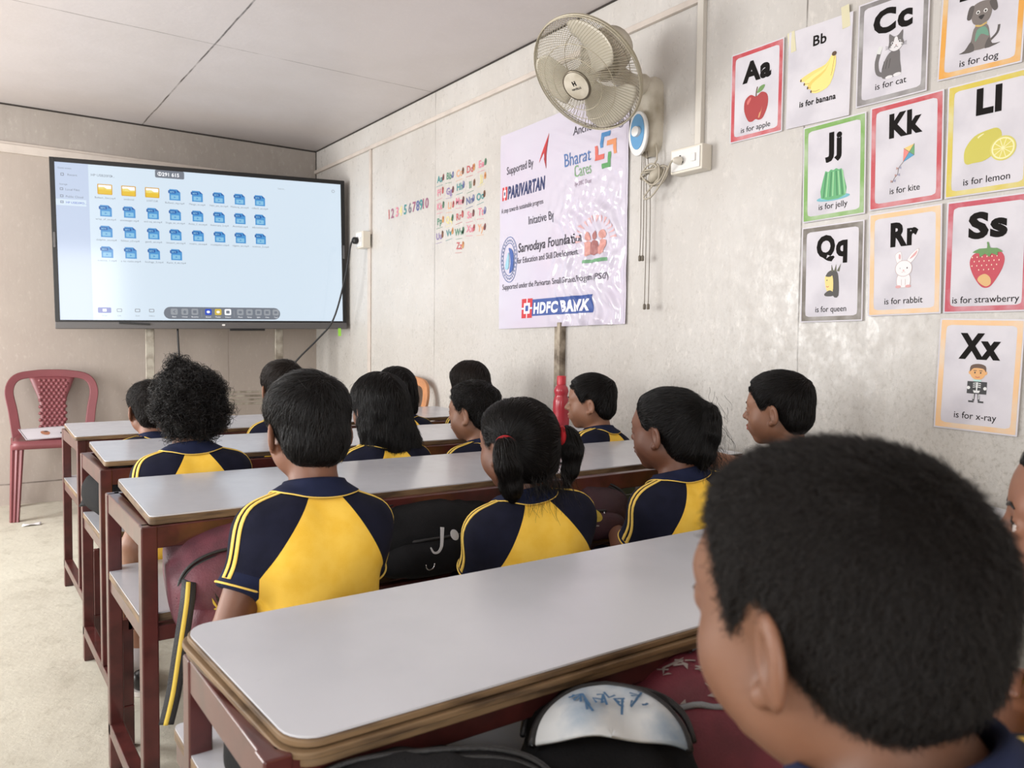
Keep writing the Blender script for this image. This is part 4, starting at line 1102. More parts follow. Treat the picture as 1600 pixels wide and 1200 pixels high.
# ------------------------------------------------------------------ wall fan with its socket and pull cords
m_fan = mat('aged_fan_plastic', (204, 197, 182), 0.42, var=0.12, scale=10, rgb2=(166, 156, 136))
m_cage = mat('fan_cage_wire', (176, 168, 148), 0.35, 0.3)
m_blade = mat('fan_blade_grey', (198, 191, 175), 0.35, var=.1, scale=6)
m_fblue = mat('fan_dial_blue', (96, 152, 196), 0.35)
FC = Vector((1.870, 2.206, 1.961)); FA = Vector((-0.718, -0.100, -0.688)).normalized()
fu = Vector((0, 0, 1)).cross(FA).normalized(); fv = FA.cross(fu)
def FF(a, b, c): return FC + fu * a + fv * b + FA * c
fan = thing('wall_fan', (WX, 2.225, 1.90), 'grey-cream wall-mounted pedestal-head fan with wire cage above the banner', 'fan')
RC = .2155
mb = MB()
def cage_prof(q, front):   # q 0 rim .. 1 hub
    r_ = RC - (RC - .052) * q
    dep = (.072 if front else -.085) * (1 - (1 - q) ** 2.2) ** .8
    return r_, dep
NSP = 96
for front in (True, False):
    for k in range(NSP):
        a = 2 * PI * k / NSP
        pts = []
        for j in range(8):
            q = j / 7; r_, d = cage_prof(q, front); aa = a + (.55 * q if front else -.35 * q)
            pts.append(FF(r_ * math.cos(aa), r_ * math.sin(aa), d))
        mb.tube(pts, .00095, 4, cap=False)
for r_, d, rr in ((RC, 0, .0042), (RC - .001, .010, .002), (RC - .001, -.010, .002)):
    mb.tube([FF(r_ * math.cos(2 * PI * k / 64), r_ * math.sin(2 * PI * k / 64), d) for k in range(64)], rr, 6, closed=True)
for q, front in ((.45, True), (.72, True), (.5, False)):
    r_, d = cage_prof(q, front)
    mb.tube([FF(r_ * math.cos(2 * PI * k / 64), r_ * math.sin(2 * PI * k / 64), d) for k in range(64)], .0015, 5, closed=True)
cg = mb.build('cage', m_cage, fan, smooth=True)
mb = MB(); mb.lathe([(.050, 0), (.052, .004), (.050, .010), (.034, .013), (.001, .014)], FF(0, 0, .068), 28, axis=FA); hub = mb.build('hub_cover', m_fan, cg, smooth=True, autosmooth=40)
mb = MB(); mb.lathe([(.052, .001), (.057, .004), (.055, .010), (.050, .008)], FF(0, 0, .068), 32, axis=FA, cap=False); mb.build('hub_ring', mat('dull_chrome', (120, 112, 98), .3, .7), cg, smooth=True)
mb = MB()
def FH(a, b, c): return FF(a, b, .0825 + c)
put_text(mb, 'H', 0, .004, .022, FH, bold=.06); put_text(mb, 'HAVELLS', 0, -.012, .010, FH, bold=.03); mb.build('badge_print', m_bez, hub)
for k in range(3):
    a0 = 2 * PI * k / 3 + .5
    mb = MB()
    def bl(u_, v_):
        r_ = .038 + v_ * .160; wdt = .30 + .55 * v_ ** .7 * (1 - .45 * max(0, v_ - .75) / .25)
        aa = a0 + (u_ - .5) * wdt * 1.9 + .45 * v_
        rim = 1 - .05 * (2 * u_ - 1) ** 4
        return FF(r_ * rim * math.cos(aa), r_ * rim * math.sin(aa), .010 - .050 * (u_ - .5))
    mb.grid(bl, 14, 12); mb.build('blade', m_blade, fan, smooth=True, solid=.003)
mb = MB(); mb.lathe([(.001, .052), (.030, .050), (.040, .040), (.040, -.03)], FC, 20, axis=FA); mb.build('hub', m_blade, fan, smooth=True, autosmooth=40)
mb = MB(); mb.lathe([(.040, -.080), (.078, -.088), (.086, -.10), (.084, -.175), (.070, -.215), (.040, -.235), (.001, -.240)], FC, 26, axis=FA); mb.build('motor_housing', m_fan, fan, smooth=True, autosmooth=50)
mo = FF(0, 0, -.15)
BYc, BX0 = 2.222, WX
mb = MB(); mb.tube([mo + Vector((0, 0, -.05)), Vector((2.100, 2.215, mo.z - .095)), Vector((2.160, BYc, 1.985))], [.034, .036, .040], 14); mb.build('neck', m_fan, fan, smooth=True, autosmooth=50)
# wall body: long oval
mb = MB()
def body(u_, v_):
    z = 2.020 - .300 * v_; t_ = min(1, v_ / .12) ** .5 * min(1, (1 - v_) / .14 + .001) ** .5
    a = -PI / 2 + PI * u_
    wy = (.052 + .006 * math.sin(PI * v_)) * (.35 + .65 * t_); dx = (.060 + .008 * math.cos(5 * v_)) * (.25 + .75 * t_)
    return (BX0 - abs(math.cos(a)) ** .55 * dx, BYc + math.copysign(abs(math.sin(a)) ** .7, math.sin(a)) * wy * -1, z)
mb.grid(body, 19, 24); mb.build('wall_body', m_fan, fan, smooth=True)
def FD(u_, v_, w): return (BX0 - .066 - w, BYc - u_, 1.800 + v_)
mb = MB(); mb.plate(ell(0, 0, .050, .084, 32), .012, FD); dp = mb.build('dial_plate', m_wht, fan, bevel=.004)
mb = MB(); mb.plate(ell(0, .006, .036, .066, 32), .0025, lambda a, b, c: FD(a, b, c + .012)); mb.build('dial_face', m_fblue, dp)
mb = MB(); mb.lathe([(.020, 0), (.019, .012), (.014, .014), (.001, .0145)], FD(0, .006, .0145), 20, axis=(-1, 0, 0)); mb.build('knob', m_wht, dp, smooth=True, autosmooth=40)
m_cord = mat('grey_cord', (112, 104, 92), 0.6)
for (dy, zb, sx) in ((.012, 1.33, .000), (.000, 1.33, .003), (-.018, 1.145, .0), (-.034, 1.145, .004)):
    x = BX0 - .050 + sx
    pts = [(x, BYc - .004 + dy * .5, 1.735), (x, BYc - .008 + dy * .9, 1.60), (x + .004, BYc - .006 + dy, 1.45), (x, BYc - .008 + dy, zb)]
    cd = MB().tube(spline(pts, 4, closed=False), .0016, 5).build('pull_cord', m_cord, fan, smooth=True)
    MB().lathe([(.003, .016), (.006, .012), (.006, -.004), (.003, -.006)], (x, BYc - .008 + dy, zb), 10).build('pull_bead', m_cord, cd, smooth=True)
# bundled lead and plug
ld = []
for k in range(60):
    t_ = k / 59; a = t_ * 2 * PI * 3.5
    ld.append((BX0 - .05 - .012 * math.sin(a * 1.3), 2.150 + .055 * math.cos(a) + .035 * t_, 1.640 + .030 * math.sin(a) + .012 * math.cos(2.1 * a)))
pts = [(BX0 - .03, 2.178, 1.78), (BX0 - .03, 2.165, 1.70)] + ld + [(BX0 - .07, 2.19, 1.56), (BX0 - .065, 2.16, 1.555), (BX0 - .07, 2.10, 1.60), (BX0 - .085, 2.045, 1.655), (BX0 - .09, 2.025, 1.662)]
lead_f = MB().tube(spline(pts, 3, closed=False), .0036, 6).build('lead', mat('lead_grey', (176, 168, 152), .5), fan, smooth=True)
mb = MB(); mb.lathe([(.006, .03), (.010, .024), (.015, .008), (.015, 0)], (BX0 - .062, 2.018, 1.664), 12, axis=(-1, .25, 0)); mb.build('plug', m_cream, lead_f, smooth=True, autosmooth=40)
mb = MB(); mb.tube([(BX0 - .05, 2.125, 1.655), (BX0 - .05, 2.155, 1.635), (BX0 - .05, 2.175, 1.62)], [.016, .022, .015], 10); mb.build('lead_tie', mat('lead_grey', (176, 168, 152), .5), lead_f, smooth=True)
socket('wall_socket', 'cream wall socket under the white conduit, fan plugged in', (WX, 2.000, 1.668), .150, .090, .052)

# ------------------------------------------------------------------ bottle
m_bot = mat('red_translucent_plastic', (206, 66, 80), 0.22, spec=.6)
bm_ = m_bot.node_tree.nodes['Principled BSDF']; bm_.inputs['Transmission Weight'].default_value = 0.30
bot = thing('water_bottle', (2.06, 2.562, .667), 'red plastic water bottle standing at the wall end of the second-row desk', 'bottle')
MB().lathe([(.030, 0), (.034, .004), (.035, .03), (.033, .05), (.035, .07), (.034, .10), (.030, .118), (.026, .126), (.028, .134), (.031, .145), (.027, .160), (.018, .172), (.015, .176)], (2.06, 2.562, .6665), 24).build('body', m_bot, bot, smooth=True)
MB().lathe([(.019, .172), (.019, .205), (.017, .208), (.001, .209)], (2.06, 2.562, .6665), 18).build('cap', mat('red_cap', (198, 50, 62), .35), bot, smooth=True, autosmooth=40)
# the letter card lying on the rose chair
gc = thing('letter_card', (.50, 5.27, .44), 'white letter card lying flat on the seat of the rose chair', 'card')
def FG(u_, v_, w=0): 
    a = -1.45; return (.475 + u_ * math.cos(a) - v_ * math.sin(a), 5.235 + u_ * math.sin(a) + v_ * math.cos(a), .447 + w + .20 * (u_ * math.sin(a) + v_ * math.cos(a) + .105))
mb = MB(); mb.plate(rrect(.21, .297, .003, 2), .0012, FG); mb.build('sheet', m_sheet, gc)
mb = MB()
for a in ((-.100, -.097, -.145, .145), (.097, .100, -.145, .145), (-.1, .1, -.145, -.141), (-.1, .1, .141, .145)):
    mb.plate([(a[0], a[2]), (a[1], a[2]), (a[1], a[3]), (a[0], a[3])], .0004, lambda x, y, w: FG(x, y, w + .0012))
mb.build('border', pc((96, 84, 92)), gc)
mb = MB(); put_text(mb, 'Gg', 0, .055, .07, FG, w=.0018, bold=.03); mb.build('headline', INK, gc)
pg = Pic(lambda x, y, w: FG(x, y, w + .0014)); pg.poly([(-3.5, -3), (-1, -1), (3.5, -2), (4, -4), (1, -5.5), (-3, -5)], (176, 120, 92), 3); pg.poly(ell(-2.2, -2.6, 1.4, 1.2, 12), (92, 70, 62)); pg.build('picture', gc)
# ------------------------------------------------------------------ pupils: bodies as one smooth surface grown from a distance field
import bmesh
def V3(*a): return np.array(a, dtype=np.float64)
def nrm(v): return v / max(np.linalg.norm(v), 1e-9)
def rot3(yaw=0, pitch=0, roll=0):
    """yaw: turn left positive, pitch: look up positive, roll: tip towards the right shoulder positive (radians)"""
    cy, sy = math.cos(yaw), math.sin(yaw); cp, sp_ = math.cos(pitch), math.sin(pitch); cr, sr_ = math.cos(roll), math.sin(roll)
    Z = np.array([[cy, -sy, 0], [sy, cy, 0], [0, 0, 1.]]); X = np.array([[1, 0, 0], [0, cp, -sp_], [0, sp_, cp]]); Y = np.array([[cr, 0, sr_], [0, 1, 0], [-sr_, 0, cr]])
    return Z @ X @ Y

class Field:
    """list of primitives joined with smooth minimum"""
    def __init__(s): s.p = []
    def sph(s, c, r, k=.02, sub=False): s.p.append(('s', np.array(c, float), float(r), None, None, k, sub, None)); return s
    def ell(s, c, r, R=None, k=.02, sub=False): s.p.append(('e', np.array(c, float), np.array(r, float), R if R is not None else np.eye(3), None, k, sub, None)); return s
    def cap(s, a, b, ra, rb, k=.02, sub=False, cut=None): s.p.append(('c', np.array(a, float), np.array(b, float), float(ra), float(rb), k, sub, cut)); return s
    @staticmethod
    def _one(q, P):
        t = q[0]
        if t == 's': d = np.linalg.norm(P - q[1], axis=-1) - q[2]
        elif t == 'e':
            L = (P - q[1]) @ q[3]
            k0 = np.linalg.norm(L / q[2], axis=-1); k1 = np.linalg.norm(L / (q[2] ** 2), axis=-1)
            d = np.where(k1 < 1e-6, -q[2].min(), k0 * (k0 - 1) / np.maximum(k1, 1e-6))
        else:
            ab = q[2] - q[1]; h = np.clip(((P - q[1]) @ ab) / max(ab @ ab, 1e-12), 0, 1)
            d = np.linalg.norm(P - q[1] - h[..., None] * ab, axis=-1) - (q[3] + (q[4] - q[3]) * h)
            if q[7] is not None:
                for (o, n) in q[7]: d = np.maximum(d, (P - o) @ n)
        return d
    @staticmethod
    def _box(q):
        t = q[0]
        if t == 's': return q[1] - q[2], q[1] + q[2]
        if t == 'e':
            e = np.sqrt(((q[3] * q[2]) ** 2).sum(1)); return q[1] - e, q[1] + e
        r = max(q[3], q[4]); return np.minimum(q[1], q[2]) - r, np.maximum(q[1], q[2]) + r
    @staticmethod
    def _join(d, e, k, sub):
        if sub:
            e = -e
            h = np.clip(0.5 - 0.5 * (e - d) / k, 0, 1) if k > 0 else 0
            return np.maximum(d, e) if k <= 0 else d * (1 - (1 - h)) + 0 if False else -(Field._smin(-d, -e, k))
        return Field._smin(d, e, k)
    @staticmethod
    def _smin(a, b, k):
        if k <= 0: return np.minimum(a, b)
        h = np.maximum(k - np.abs(a - b), 0) / k
        return np.minimum(a, b) - h * h * k * .25
    def __call__(s, P):
        d = np.full(P.shape[:-1], .3)
        for q in s.p: d = s._join(d, s._one(q, P), q[5], q[6])
        return d
    def bounds(s):
        B = [s._box(q) for q in s.p if not q[6]]
        return np.min([b[0] for b in B], 0), np.max([b[1] for b in B], 0)
    def sample(s, h, pad=3, lo=None, hi=None):
        a, b = s.bounds()
        if lo is not None: a = np.maximum(a, lo)
        if hi is not None: b = np.minimum(b, hi)
        a = a - pad * h; n = np.ceil((b - a) / h).astype(int) + pad + 1
        F = np.full(n, .3, np.float32)
        ax = [a[i] + h * np.arange(n[i]) for i in range(3)]
        for q in s.p:
            l, u_ = s._box(q); m_ = q[5] + 3 * h + .004
            i0 = np.clip(np.floor((l - m_ - a) / h).astype(int), 0, n); i1 = np.clip(np.ceil((u_ + m_ - a) / h).astype(int) + 1, 0, n)
            if np.any(i1 <= i0): continue
            X, Y, Z = np.meshgrid(ax[0][i0[0]:i1[0]], ax[1][i0[1]:i1[1]], ax[2][i0[2]:i1[2]], indexing='ij')
            P = np.stack([X, Y, Z], -1)
            sl = (slice(i0[0], i1[0]), slice(i0[1], i1[1]), slice(i0[2], i1[2]))
            F[sl] = s._join(F[sl], s._one(q, P), q[5], q[6])
        return F, a, ax

def surface_net(F, o, h):
    """vertices (N,3) and quads (M,4) of the zero level"""
    n = np.array(F.shape); c = n - 1
    ins = F < 0
    tot = int(np.prod(c))
    acc = np.zeros((tot, 3)); cnt = np.zeros(tot)
    quads = []
    def cid(i, j, k): return (i * c[1] + j) * c[2] + k
    for ax in range(3):
        sl0 = [slice(None)] * 3; sl1 = [slice(None)] * 3
        sl0[ax] = slice(0, -1); sl1[ax] = slice(1, None)
        A, B = ins[tuple(sl0)], ins[tuple(sl1)]
        I = np.argwhere(A != B)
        if len(I) == 0: continue
        f0 = F[tuple(I.T)]; J = I.copy(); J[:, ax] += 1; f1 = F[tuple(J.T)]
        t = f0 / (f0 - f1)
        pos = I.astype(float); pos[:, ax] += t
        b, d = [(1, 2), (2, 0), (0, 1)][ax]
        ok = (I[:, b] > 0) & (I[:, d] > 0) & (I[:, b] < c[b]) & (I[:, d] < c[d])
        I, pos, fl = I[ok], pos[ok], f0[ok] < 0
        ids = []
        for db, dd in ((-1, -1), (0, -1), (0, 0), (-1, 0)):
            q = I.copy(); q[:, b] += db; q[:, d] += dd
            id_ = cid(q[:, 0], q[:, 1], q[:, 2]); ids.append(id_)
            for e in range(3): acc[:, e] += np.bincount(id_, pos[:, e], tot)
            cnt += np.bincount(id_, minlength=tot)
        Q = np.stack(ids, 1); Q[~fl] = Q[~fl][:, ::-1]
        quads.append(Q)
    Q = np.concatenate(quads)
    used = np.nonzero(cnt)[0]; remap = np.full(tot, -1, np.int64); remap[used] = np.arange(len(used))
    Vv = acc[used] / cnt[used][:, None] * h + o
    return Vv, remap[Q]

def grad(fn, P, e=.0012):
    g = np.stack([fn(P + V3(e, 0, 0)) - fn(P - V3(e, 0, 0)), fn(P + V3(0, e, 0)) - fn(P - V3(0, e, 0)), fn(P + V3(0, 0, e)) - fn(P - V3(0, 0, e))], -1) / (2 * e)
    return g
def snap(fn, P, lvl=0.0, it=2, cap_=.004):
    for _ in range(it):
        g = grad(fn, P); gl = np.maximum((g ** 2).sum(-1), .05)
        st = np.clip((fn(P) - lvl) / gl, -cap_, cap_)
        P = P - st[:, None] * g
    return P
def np_mesh(name, Vv, Q, mats, parent=None, loc=(0, 0, 0), mi=None):
    me = bpy.data.meshes.new(name)
    k = Q.shape[1]
    me.vertices.add(len(Vv)); me.vertices.foreach_set('co', np.asarray(Vv, np.float32).ravel())
    me.loops.add(Q.size); me.loops.foreach_set('vertex_index', Q.astype(np.int32).ravel())
    me.polygons.add(len(Q)); me.polygons.foreach_set('loop_start', np.arange(0, Q.size, k, dtype=np.int32)); me.polygons.foreach_set('loop_total', np.full(len(Q), k, np.int32))
    for m_ in (mats if isinstance(mats, (list, tuple)) else [mats]): me.materials.append(m_)
    if mi is not None: me.polygons.foreach_set('material_index', mi.astype(np.int32))
    me.update(calc_edges=True); me.validate()
    me.polygons.foreach_set('use_smooth', np.ones(len(me.polygons), bool))
    o = bpy.data.objects.new(name, me); COL.objects.link(o)
    if parent is not None: o.parent = parent
    else: o.location = loc
    return o

def strands(name, pts, rad, m_, parent):
    """pts (S,K,3) hair strands as one hair-curves object"""
    Sn, K = pts.shape[:2]
    hc = bpy.data.hair_curves.new(name)
    hc.add_curves([K] * Sn)
    hc.position_data.foreach_set('vector', pts.astype(np.float32).ravel())
    at = hc.attributes.get('radius') or hc.attributes.new('radius', 'FLOAT', 'POINT')
    prof = np.linspace(1, .25, K) ** .7
    at.data.foreach_set('value', (np.tile(prof, Sn) * rad).astype(np.float32))
    hc.materials.append(m_)
    o = bpy.data.objects.new(name, hc); COL.objects.link(o); o.parent = parent
    return o

def skin_mat(name, rgb, rgb2):
    return mat(name, rgb, 0.52, var=.3, scale=14, rgb2=rgb2, bump=.06, bscale=220, sss=.12)
SKIN = [skin_mat('skin_brown', (128, 87, 67), (115, 76, 57)), skin_mat('skin_light_brown', (142, 101, 79), (130, 90, 69)), skin_mat('skin_deep_brown', (114, 75, 57), (102, 65, 49)), skin_mat('skin_shaded', (120, 82, 61), (110, 73, 54))]  # last tone: less light on the foreground boy, put into his skin colour
LIP = [mat('lips_brown', (122, 68, 58), .4), mat('lips_rose', (158, 88, 78), .4), mat('lips_deep', (104, 58, 50), .4), mat('lips_tan', (122, 68, 58), .4)]
def hair_mat(name, rgb, rough=.38):
    m = mat(name, rgb, rough, spec=.32); return m
HAIR = {'black': hair_mat('hair_black', (15, 13, 13), .33), 'brown': hair_mat('hair_brown_black', (30, 23, 19), .40), 'soft': hair_mat('hair_soft_brown', (18, 13, 11), .55)}
CAPM = {k: mat('scalp_' + k, tuple(int(c * .8) for c in v), .75, bump=.5, bscale=160, spec=.1) for k, v in {'black': (20, 17, 16), 'brown': (30, 24, 20), 'soft': (22, 17, 14)}.items()}
def knit(name, rgb, rgb2, sc=900):
    return mat(name, rgb, .88, var=.2, scale=28, rgb2=rgb2, bump=.25, bscale=sc, spec=.2)
M_YEL = knit('yellow_knit', (252, 208, 86), (246, 198, 70)); M_NAVY = knit('navy_knit', (24, 26, 44), (19, 21, 37)); M_CUFF = knit('navy_rib', (30, 36, 62), (24, 30, 54)); M_STR = knit('stripe_yellow', (246, 210, 110), (238, 200, 96))
M_SHORT = knit('navy_twill', (26, 30, 52), (22, 25, 44)); M_SHOE = mat('black_shoe', (26, 24, 26), .35); M_SOLE = mat('shoe_sole', (196, 190, 184), .6); M_SOCK = mat('grey_sock', (168, 160, 160), .9)
M_EYE = mat('eye_white', (190, 180, 174), .3); M_IRIS = mat('iris_dark', (38, 24, 16), .1); M_RED = mat('red_elastic', (196, 30, 40), .7, bump=.3, bscale=300)

def head_prims(f, Hc, R, s, face=True):
    L = lambda x, y, z: Hc + R @ (V3(x, y, z) * s)
    E = lambda c, r, k=.02, sub=False, Rl=None: f.ell(L(*c), V3(*r) * s, R @ Rl if Rl is not None else R, k * s, sub)
    Sp = lambda c, r, k=.02, sub=False: f.sph(L(*c), r * s, k * s, sub)
    E((0, -.008, .028), (.069, .085, .072)); E((0, .020, .028), (.059, .062, .052), .03)
    E((0, .022, -.030), (.055, .058, .055), .03); E((0, .020, -.060), (.044, .050, .036), .02); Sp((0, .053, -.085), .0155, .025)
    for q in (-1, 1):
        Sp((q * .029, .040, -.034), .030, .025); Sp((q * .038, .002, -.050), .022, .03)
    f.cap(L(-.034, .066, .017), L(.034, .066, .017), .012 * s, .012 * s, .02 * s)
    for q in (-1, 1): E((q * .030, .092, -.003), (.018, .012, .010), .010, True)
    f.cap(L(0, .078, .006), L(0, .0965, -.0245), .0066 * s, .0094 * s, .010 * s)
    for q in (-1, 1): Sp((q * .0098, .0865, -.0285), .0074, .006)
    E((0, .066, -.055), (.026, .021, .021), .015)
    E((0, .0865, -.0505), (.019, .0060, .0046), .004); E((0, .0850, -.0600), (.0165, .0065, .0054), .004)
    for q in (-1, 1):
        Sp((q * .030, .070, -.003), .0148, .004)
        E((q * .0305, .090, -.0035), (.0120, .017, .0052), .0015, True)
        Rl = rot3(q * .50, -.20, q * .06)
        E((q * .0745, -.011, -.012), (.0062, .0150, .0275), .004, False, Rl)
        E((q * .0800, -.0075, -.010), (.0056, .0078, .0150), .003, True, Rl)
        Sp((q * .0685, -.002, -.036), .0078, .005)

def ik(A, T, l1, l2, pole):
    d = T - A; L = min(np.linalg.norm(d), (l1 + l2) * .995); d = nrm(d)
    a = (l1 * l1 - l2 * l2 + L * L) / (2 * L); hh = math.sqrt(max(l1 * l1 - a * a, 0))
    p = pole - d * (pole @ d); p = nrm(p)
    return A + d * a + p * hh, A + d * L

def short_line(y, front=.062, nape=-.066, burn=-.012):
    ys = np.array([-.12, -.055, -.036, -.020, -.004, .006, .016, .026, .034, .046, .060, .074, .10])
    zs = np.array([nape, nape, nape + .008, -.036, .014, .018, .004, burn, burn + .016, front - .034, front - .016, front - .006, front + .012])
    if front < .05: zs[8:12] = (.020, .042, .052, .060)
    return np.interp(y, ys, zs)

def hair_volume(style, s, seed):
    """distance function of the hair mass in head coordinates (unit head)"""
    rs = np.random.default_rng(seed); ph = rs.random(8) * 6.3
    f0 = Field().ell((0, -.008, .028), (.069, .085, .072)).ell((0, .020, .028), (.059, .062, .052), k=.03)
    if style != 'buzz': f0.ell((0, -.050, -.026), (.054, .040, .045), k=.03)
    else: f0.ell((0, -.046, -.020), (.052, .036, .040), k=.03)
    def lump(P, a, fr): return a * (np.sin(P[..., 0] * fr + ph[0] + 2 * np.sin(P[..., 2] * fr * .6 + ph[3])) * np.sin(P[..., 1] * fr * 1.1 + ph[1]) + .6 * np.sin(P[..., 2] * fr * 1.3 + ph[2] + P[..., 0] * fr * .7))
    if style in ('short', 'buzz', 'messy', 'neat'):
        top, side, fr = {'short': (.013, .0055, 60), 'buzz': (.0085, .0045, 40), 'messy': (.014, .003, 70), 'neat': (.012, .004, 50)}[style]
        burn = {'buzz': -.026}.get(style, -.012); nape = {'short': -.078, 'buzz': -.047}.get(style, -.062)
        fr_ = .046 if style == 'buzz' else .062
        def g(P):
            t = side + (top - side) * np.clip((P[..., 2] - .005) / .075, 0, 1)
            t = t * np.clip((P[..., 2] - short_line(P[..., 1], front=fr_, nape=nape, burn=burn)) / .02, .25, 1)
            d = f0(P) - t + lump(P, .0012, fr)
            return np.maximum(d, (short_line(P[..., 1], front=fr_, nape=nape, burn=burn) - P[..., 2]) * .8)
        return g, None
    if style in ('bob', 'long'):
        low = -.105 if style == 'bob' else -.185
        f1 = Field().ell((0, -.010, .028), (.070, .088, .072)).ell((0, .020, .028), (.060, .062, .052), k=.03)
        if style == 'bob': f1.ell((0, -.035, -.045), (.073, .062, .075), k=.04)
        else:
            f1.ell((0, -.042, -.055), (.076, .058, .095), k=.04).ell((.02, -.062, -.125), (.078, .034, .075), k=.04)
        def line(y, z):
            return np.interp(y, [-.2, -.01, .012, .022, .034, .050, .066, .082, .12], [low, low, -.085, -.045, .0, .028, .046, .058, .070])
        def g(P):
            d = f1(P) - .008 + lump(P, .0026, 75) * np.clip((.06 - P[..., 2]) / .1, 0, 1)
            return np.maximum(d, (line(P[..., 1], P[..., 2]) + .010 * np.sin(P[..., 0] * 130 + ph[4]) * (P[..., 1] < 0) - P[..., 2]) * .8)
        return g, None
    if style in ('pigtail', 'tied'):
        tails = [(np.array([[-.074, -.050, .018], [-.094, -.066, .006], [-.092, -.074, -.030], [-.080, -.074, -.078], [-.074, -.072, -.100]]), (.012, .020, .024, .020, .008)),
                 (np.array([[.074, -.050, .022], [.096, -.062, .020], [.106, -.068, -.012], [.102, -.068, -.056], [.094, -.066, -.090]]), (.012, .020, .023, .018, .006))]
        if style == 'tied':
            tails = [(np.array([[.012, -.084, .058], [.018, -.098, .044], [.020, -.098, .004], [.016, -.088, -.050], [.014, -.082, -.098]]), (.018, .026, .031, .028, .012))]
        f1 = Field().ell((0, -.010, .028), (.070, .088, .072)).ell((0, .020, .028), (.060, .062, .052), k=.03).ell((0, -.050, -.030), (.055, .044, .052), k=.03)
        ft = Field()
        for C_, Rr in tails:
            for i in range(len(C_) - 1): ft.cap(C_[i], C_[i + 1], Rr[i], Rr[i + 1], k=.012)
        def line(y): return np.interp(y, [-.12, -.05, -.030, -.014, .0, .008, .020, .032, .046, .060, .074, .10], [-.082, -.080, -.062, -.03, .010, .014, -.004, .006, .030, .046, .056, .07])
        def g(P):
            d = f1(P) - .0075 * np.clip((P[..., 2] - line(P[..., 1])) / .03, .2, 1) + lump(P, .0008, 60)
            d = np.maximum(d, (line(P[..., 1]) - P[..., 2]) * .8)
            return Field._smin(d, ft(P) + lump(P, .0022, 90), .010)
        return g, tails
    # curly
    f1 = Field().ell((0, -.014, .030), (.086, .100, .080)).ell((0, -.045, -.020), (.076, .066, .066), k=.03).sph((-.022, .0, .104), .030, k=.014).sph((.050, -.055, -.020), .040, k=.02).sph((-.055, -.040, -.005), .036, k=.02)
    def line(y): return np.interp(y, [-.14, -.02, .0, .02, .04, .06, .08, .12], [-.075, -.070, -.045, -.02, .018, .04, .05, .06])
    def g(P):
        d = f1(P) + lump(P, .0060, 95)
        return np.maximum(d, (line(P[..., 1]) + .006 * np.sin(P[..., 0] * 150 + P[..., 1] * 120) - P[..., 2]) * .8)
    return g, None

def flow_dir(style, P, tails, rs):
    x, y, z = P[:, 0], P[:, 1], P[:, 2]
    if style in ('short', 'buzz', 'messy', 'neat'):
        w = V3(.012, -.062, .088)
        d = P - w; d = d / np.maximum(np.linalg.norm(d, axis=1), 1e-6)[:, None]
        sw = np.stack([-d[:, 1], d[:, 0], 0 * x], 1) * .45 * np.exp(-((P - w) ** 2).sum(1) / .0016)[:, None]
        d = d + sw + np.stack([0 * x, 0 * x, -.7 * np.clip((.06 - z) / .08, 0, 1)], 1)
        if style == 'neat': d = d + np.stack([.25 + 0 * x, .5 * (z > .06), 0 * x], 1)
        return d
    if style in ('bob', 'long'):
        sg = np.where(x > .004, 1.0, -1.0)
        up = np.clip((z - .05) / .05, 0, 1)
        return np.stack([sg * (.9 * up + .05), -.35 * up - .10, -1.0 + .5 * up], 1)
    if style in ('pigtail', 'tied'):
        best = None
        for C_, Rr in tails:
            dd = np.linalg.norm(P - C_[0], axis=1)
            t = C_[0] - P; t = t / np.maximum(dd, 1e-6)[:, None]
            ax = np.zeros_like(P); md = np.full(len(P), 9.)
            for i in range(len(C_) - 1):
                a, b = C_[i], C_[i + 1]; h_ = np.clip(((P - a) @ (b - a)) / ((b - a) @ (b - a)), 0, 1); q = np.linalg.norm(P - a - h_[:, None] * (b - a), axis=1) - Rr[i]
                m_ = q < md; md = np.where(m_, q, md); ax[m_] = nrm(b - a)
            on = (md < .012)
            t[on] = ax[on]
            sc_ = np.where(on, 0, dd)
            if len(tails) == 2: sc_ = np.where(on, 0, np.where((P[:, 0] > 0) == (C_[0][0] > 0), .1, 1))
            if best is None: best = (sc_, t)
            else:
                m_ = sc_ < best[0]; best = (np.where(m_, sc_, best[0]), np.where(m_[:, None], t, best[1]))
        return best[1]
    return np.stack([x * 4, y * 4, -.6 + 0 * x], 1) + rs.normal(0, .8, P.shape)

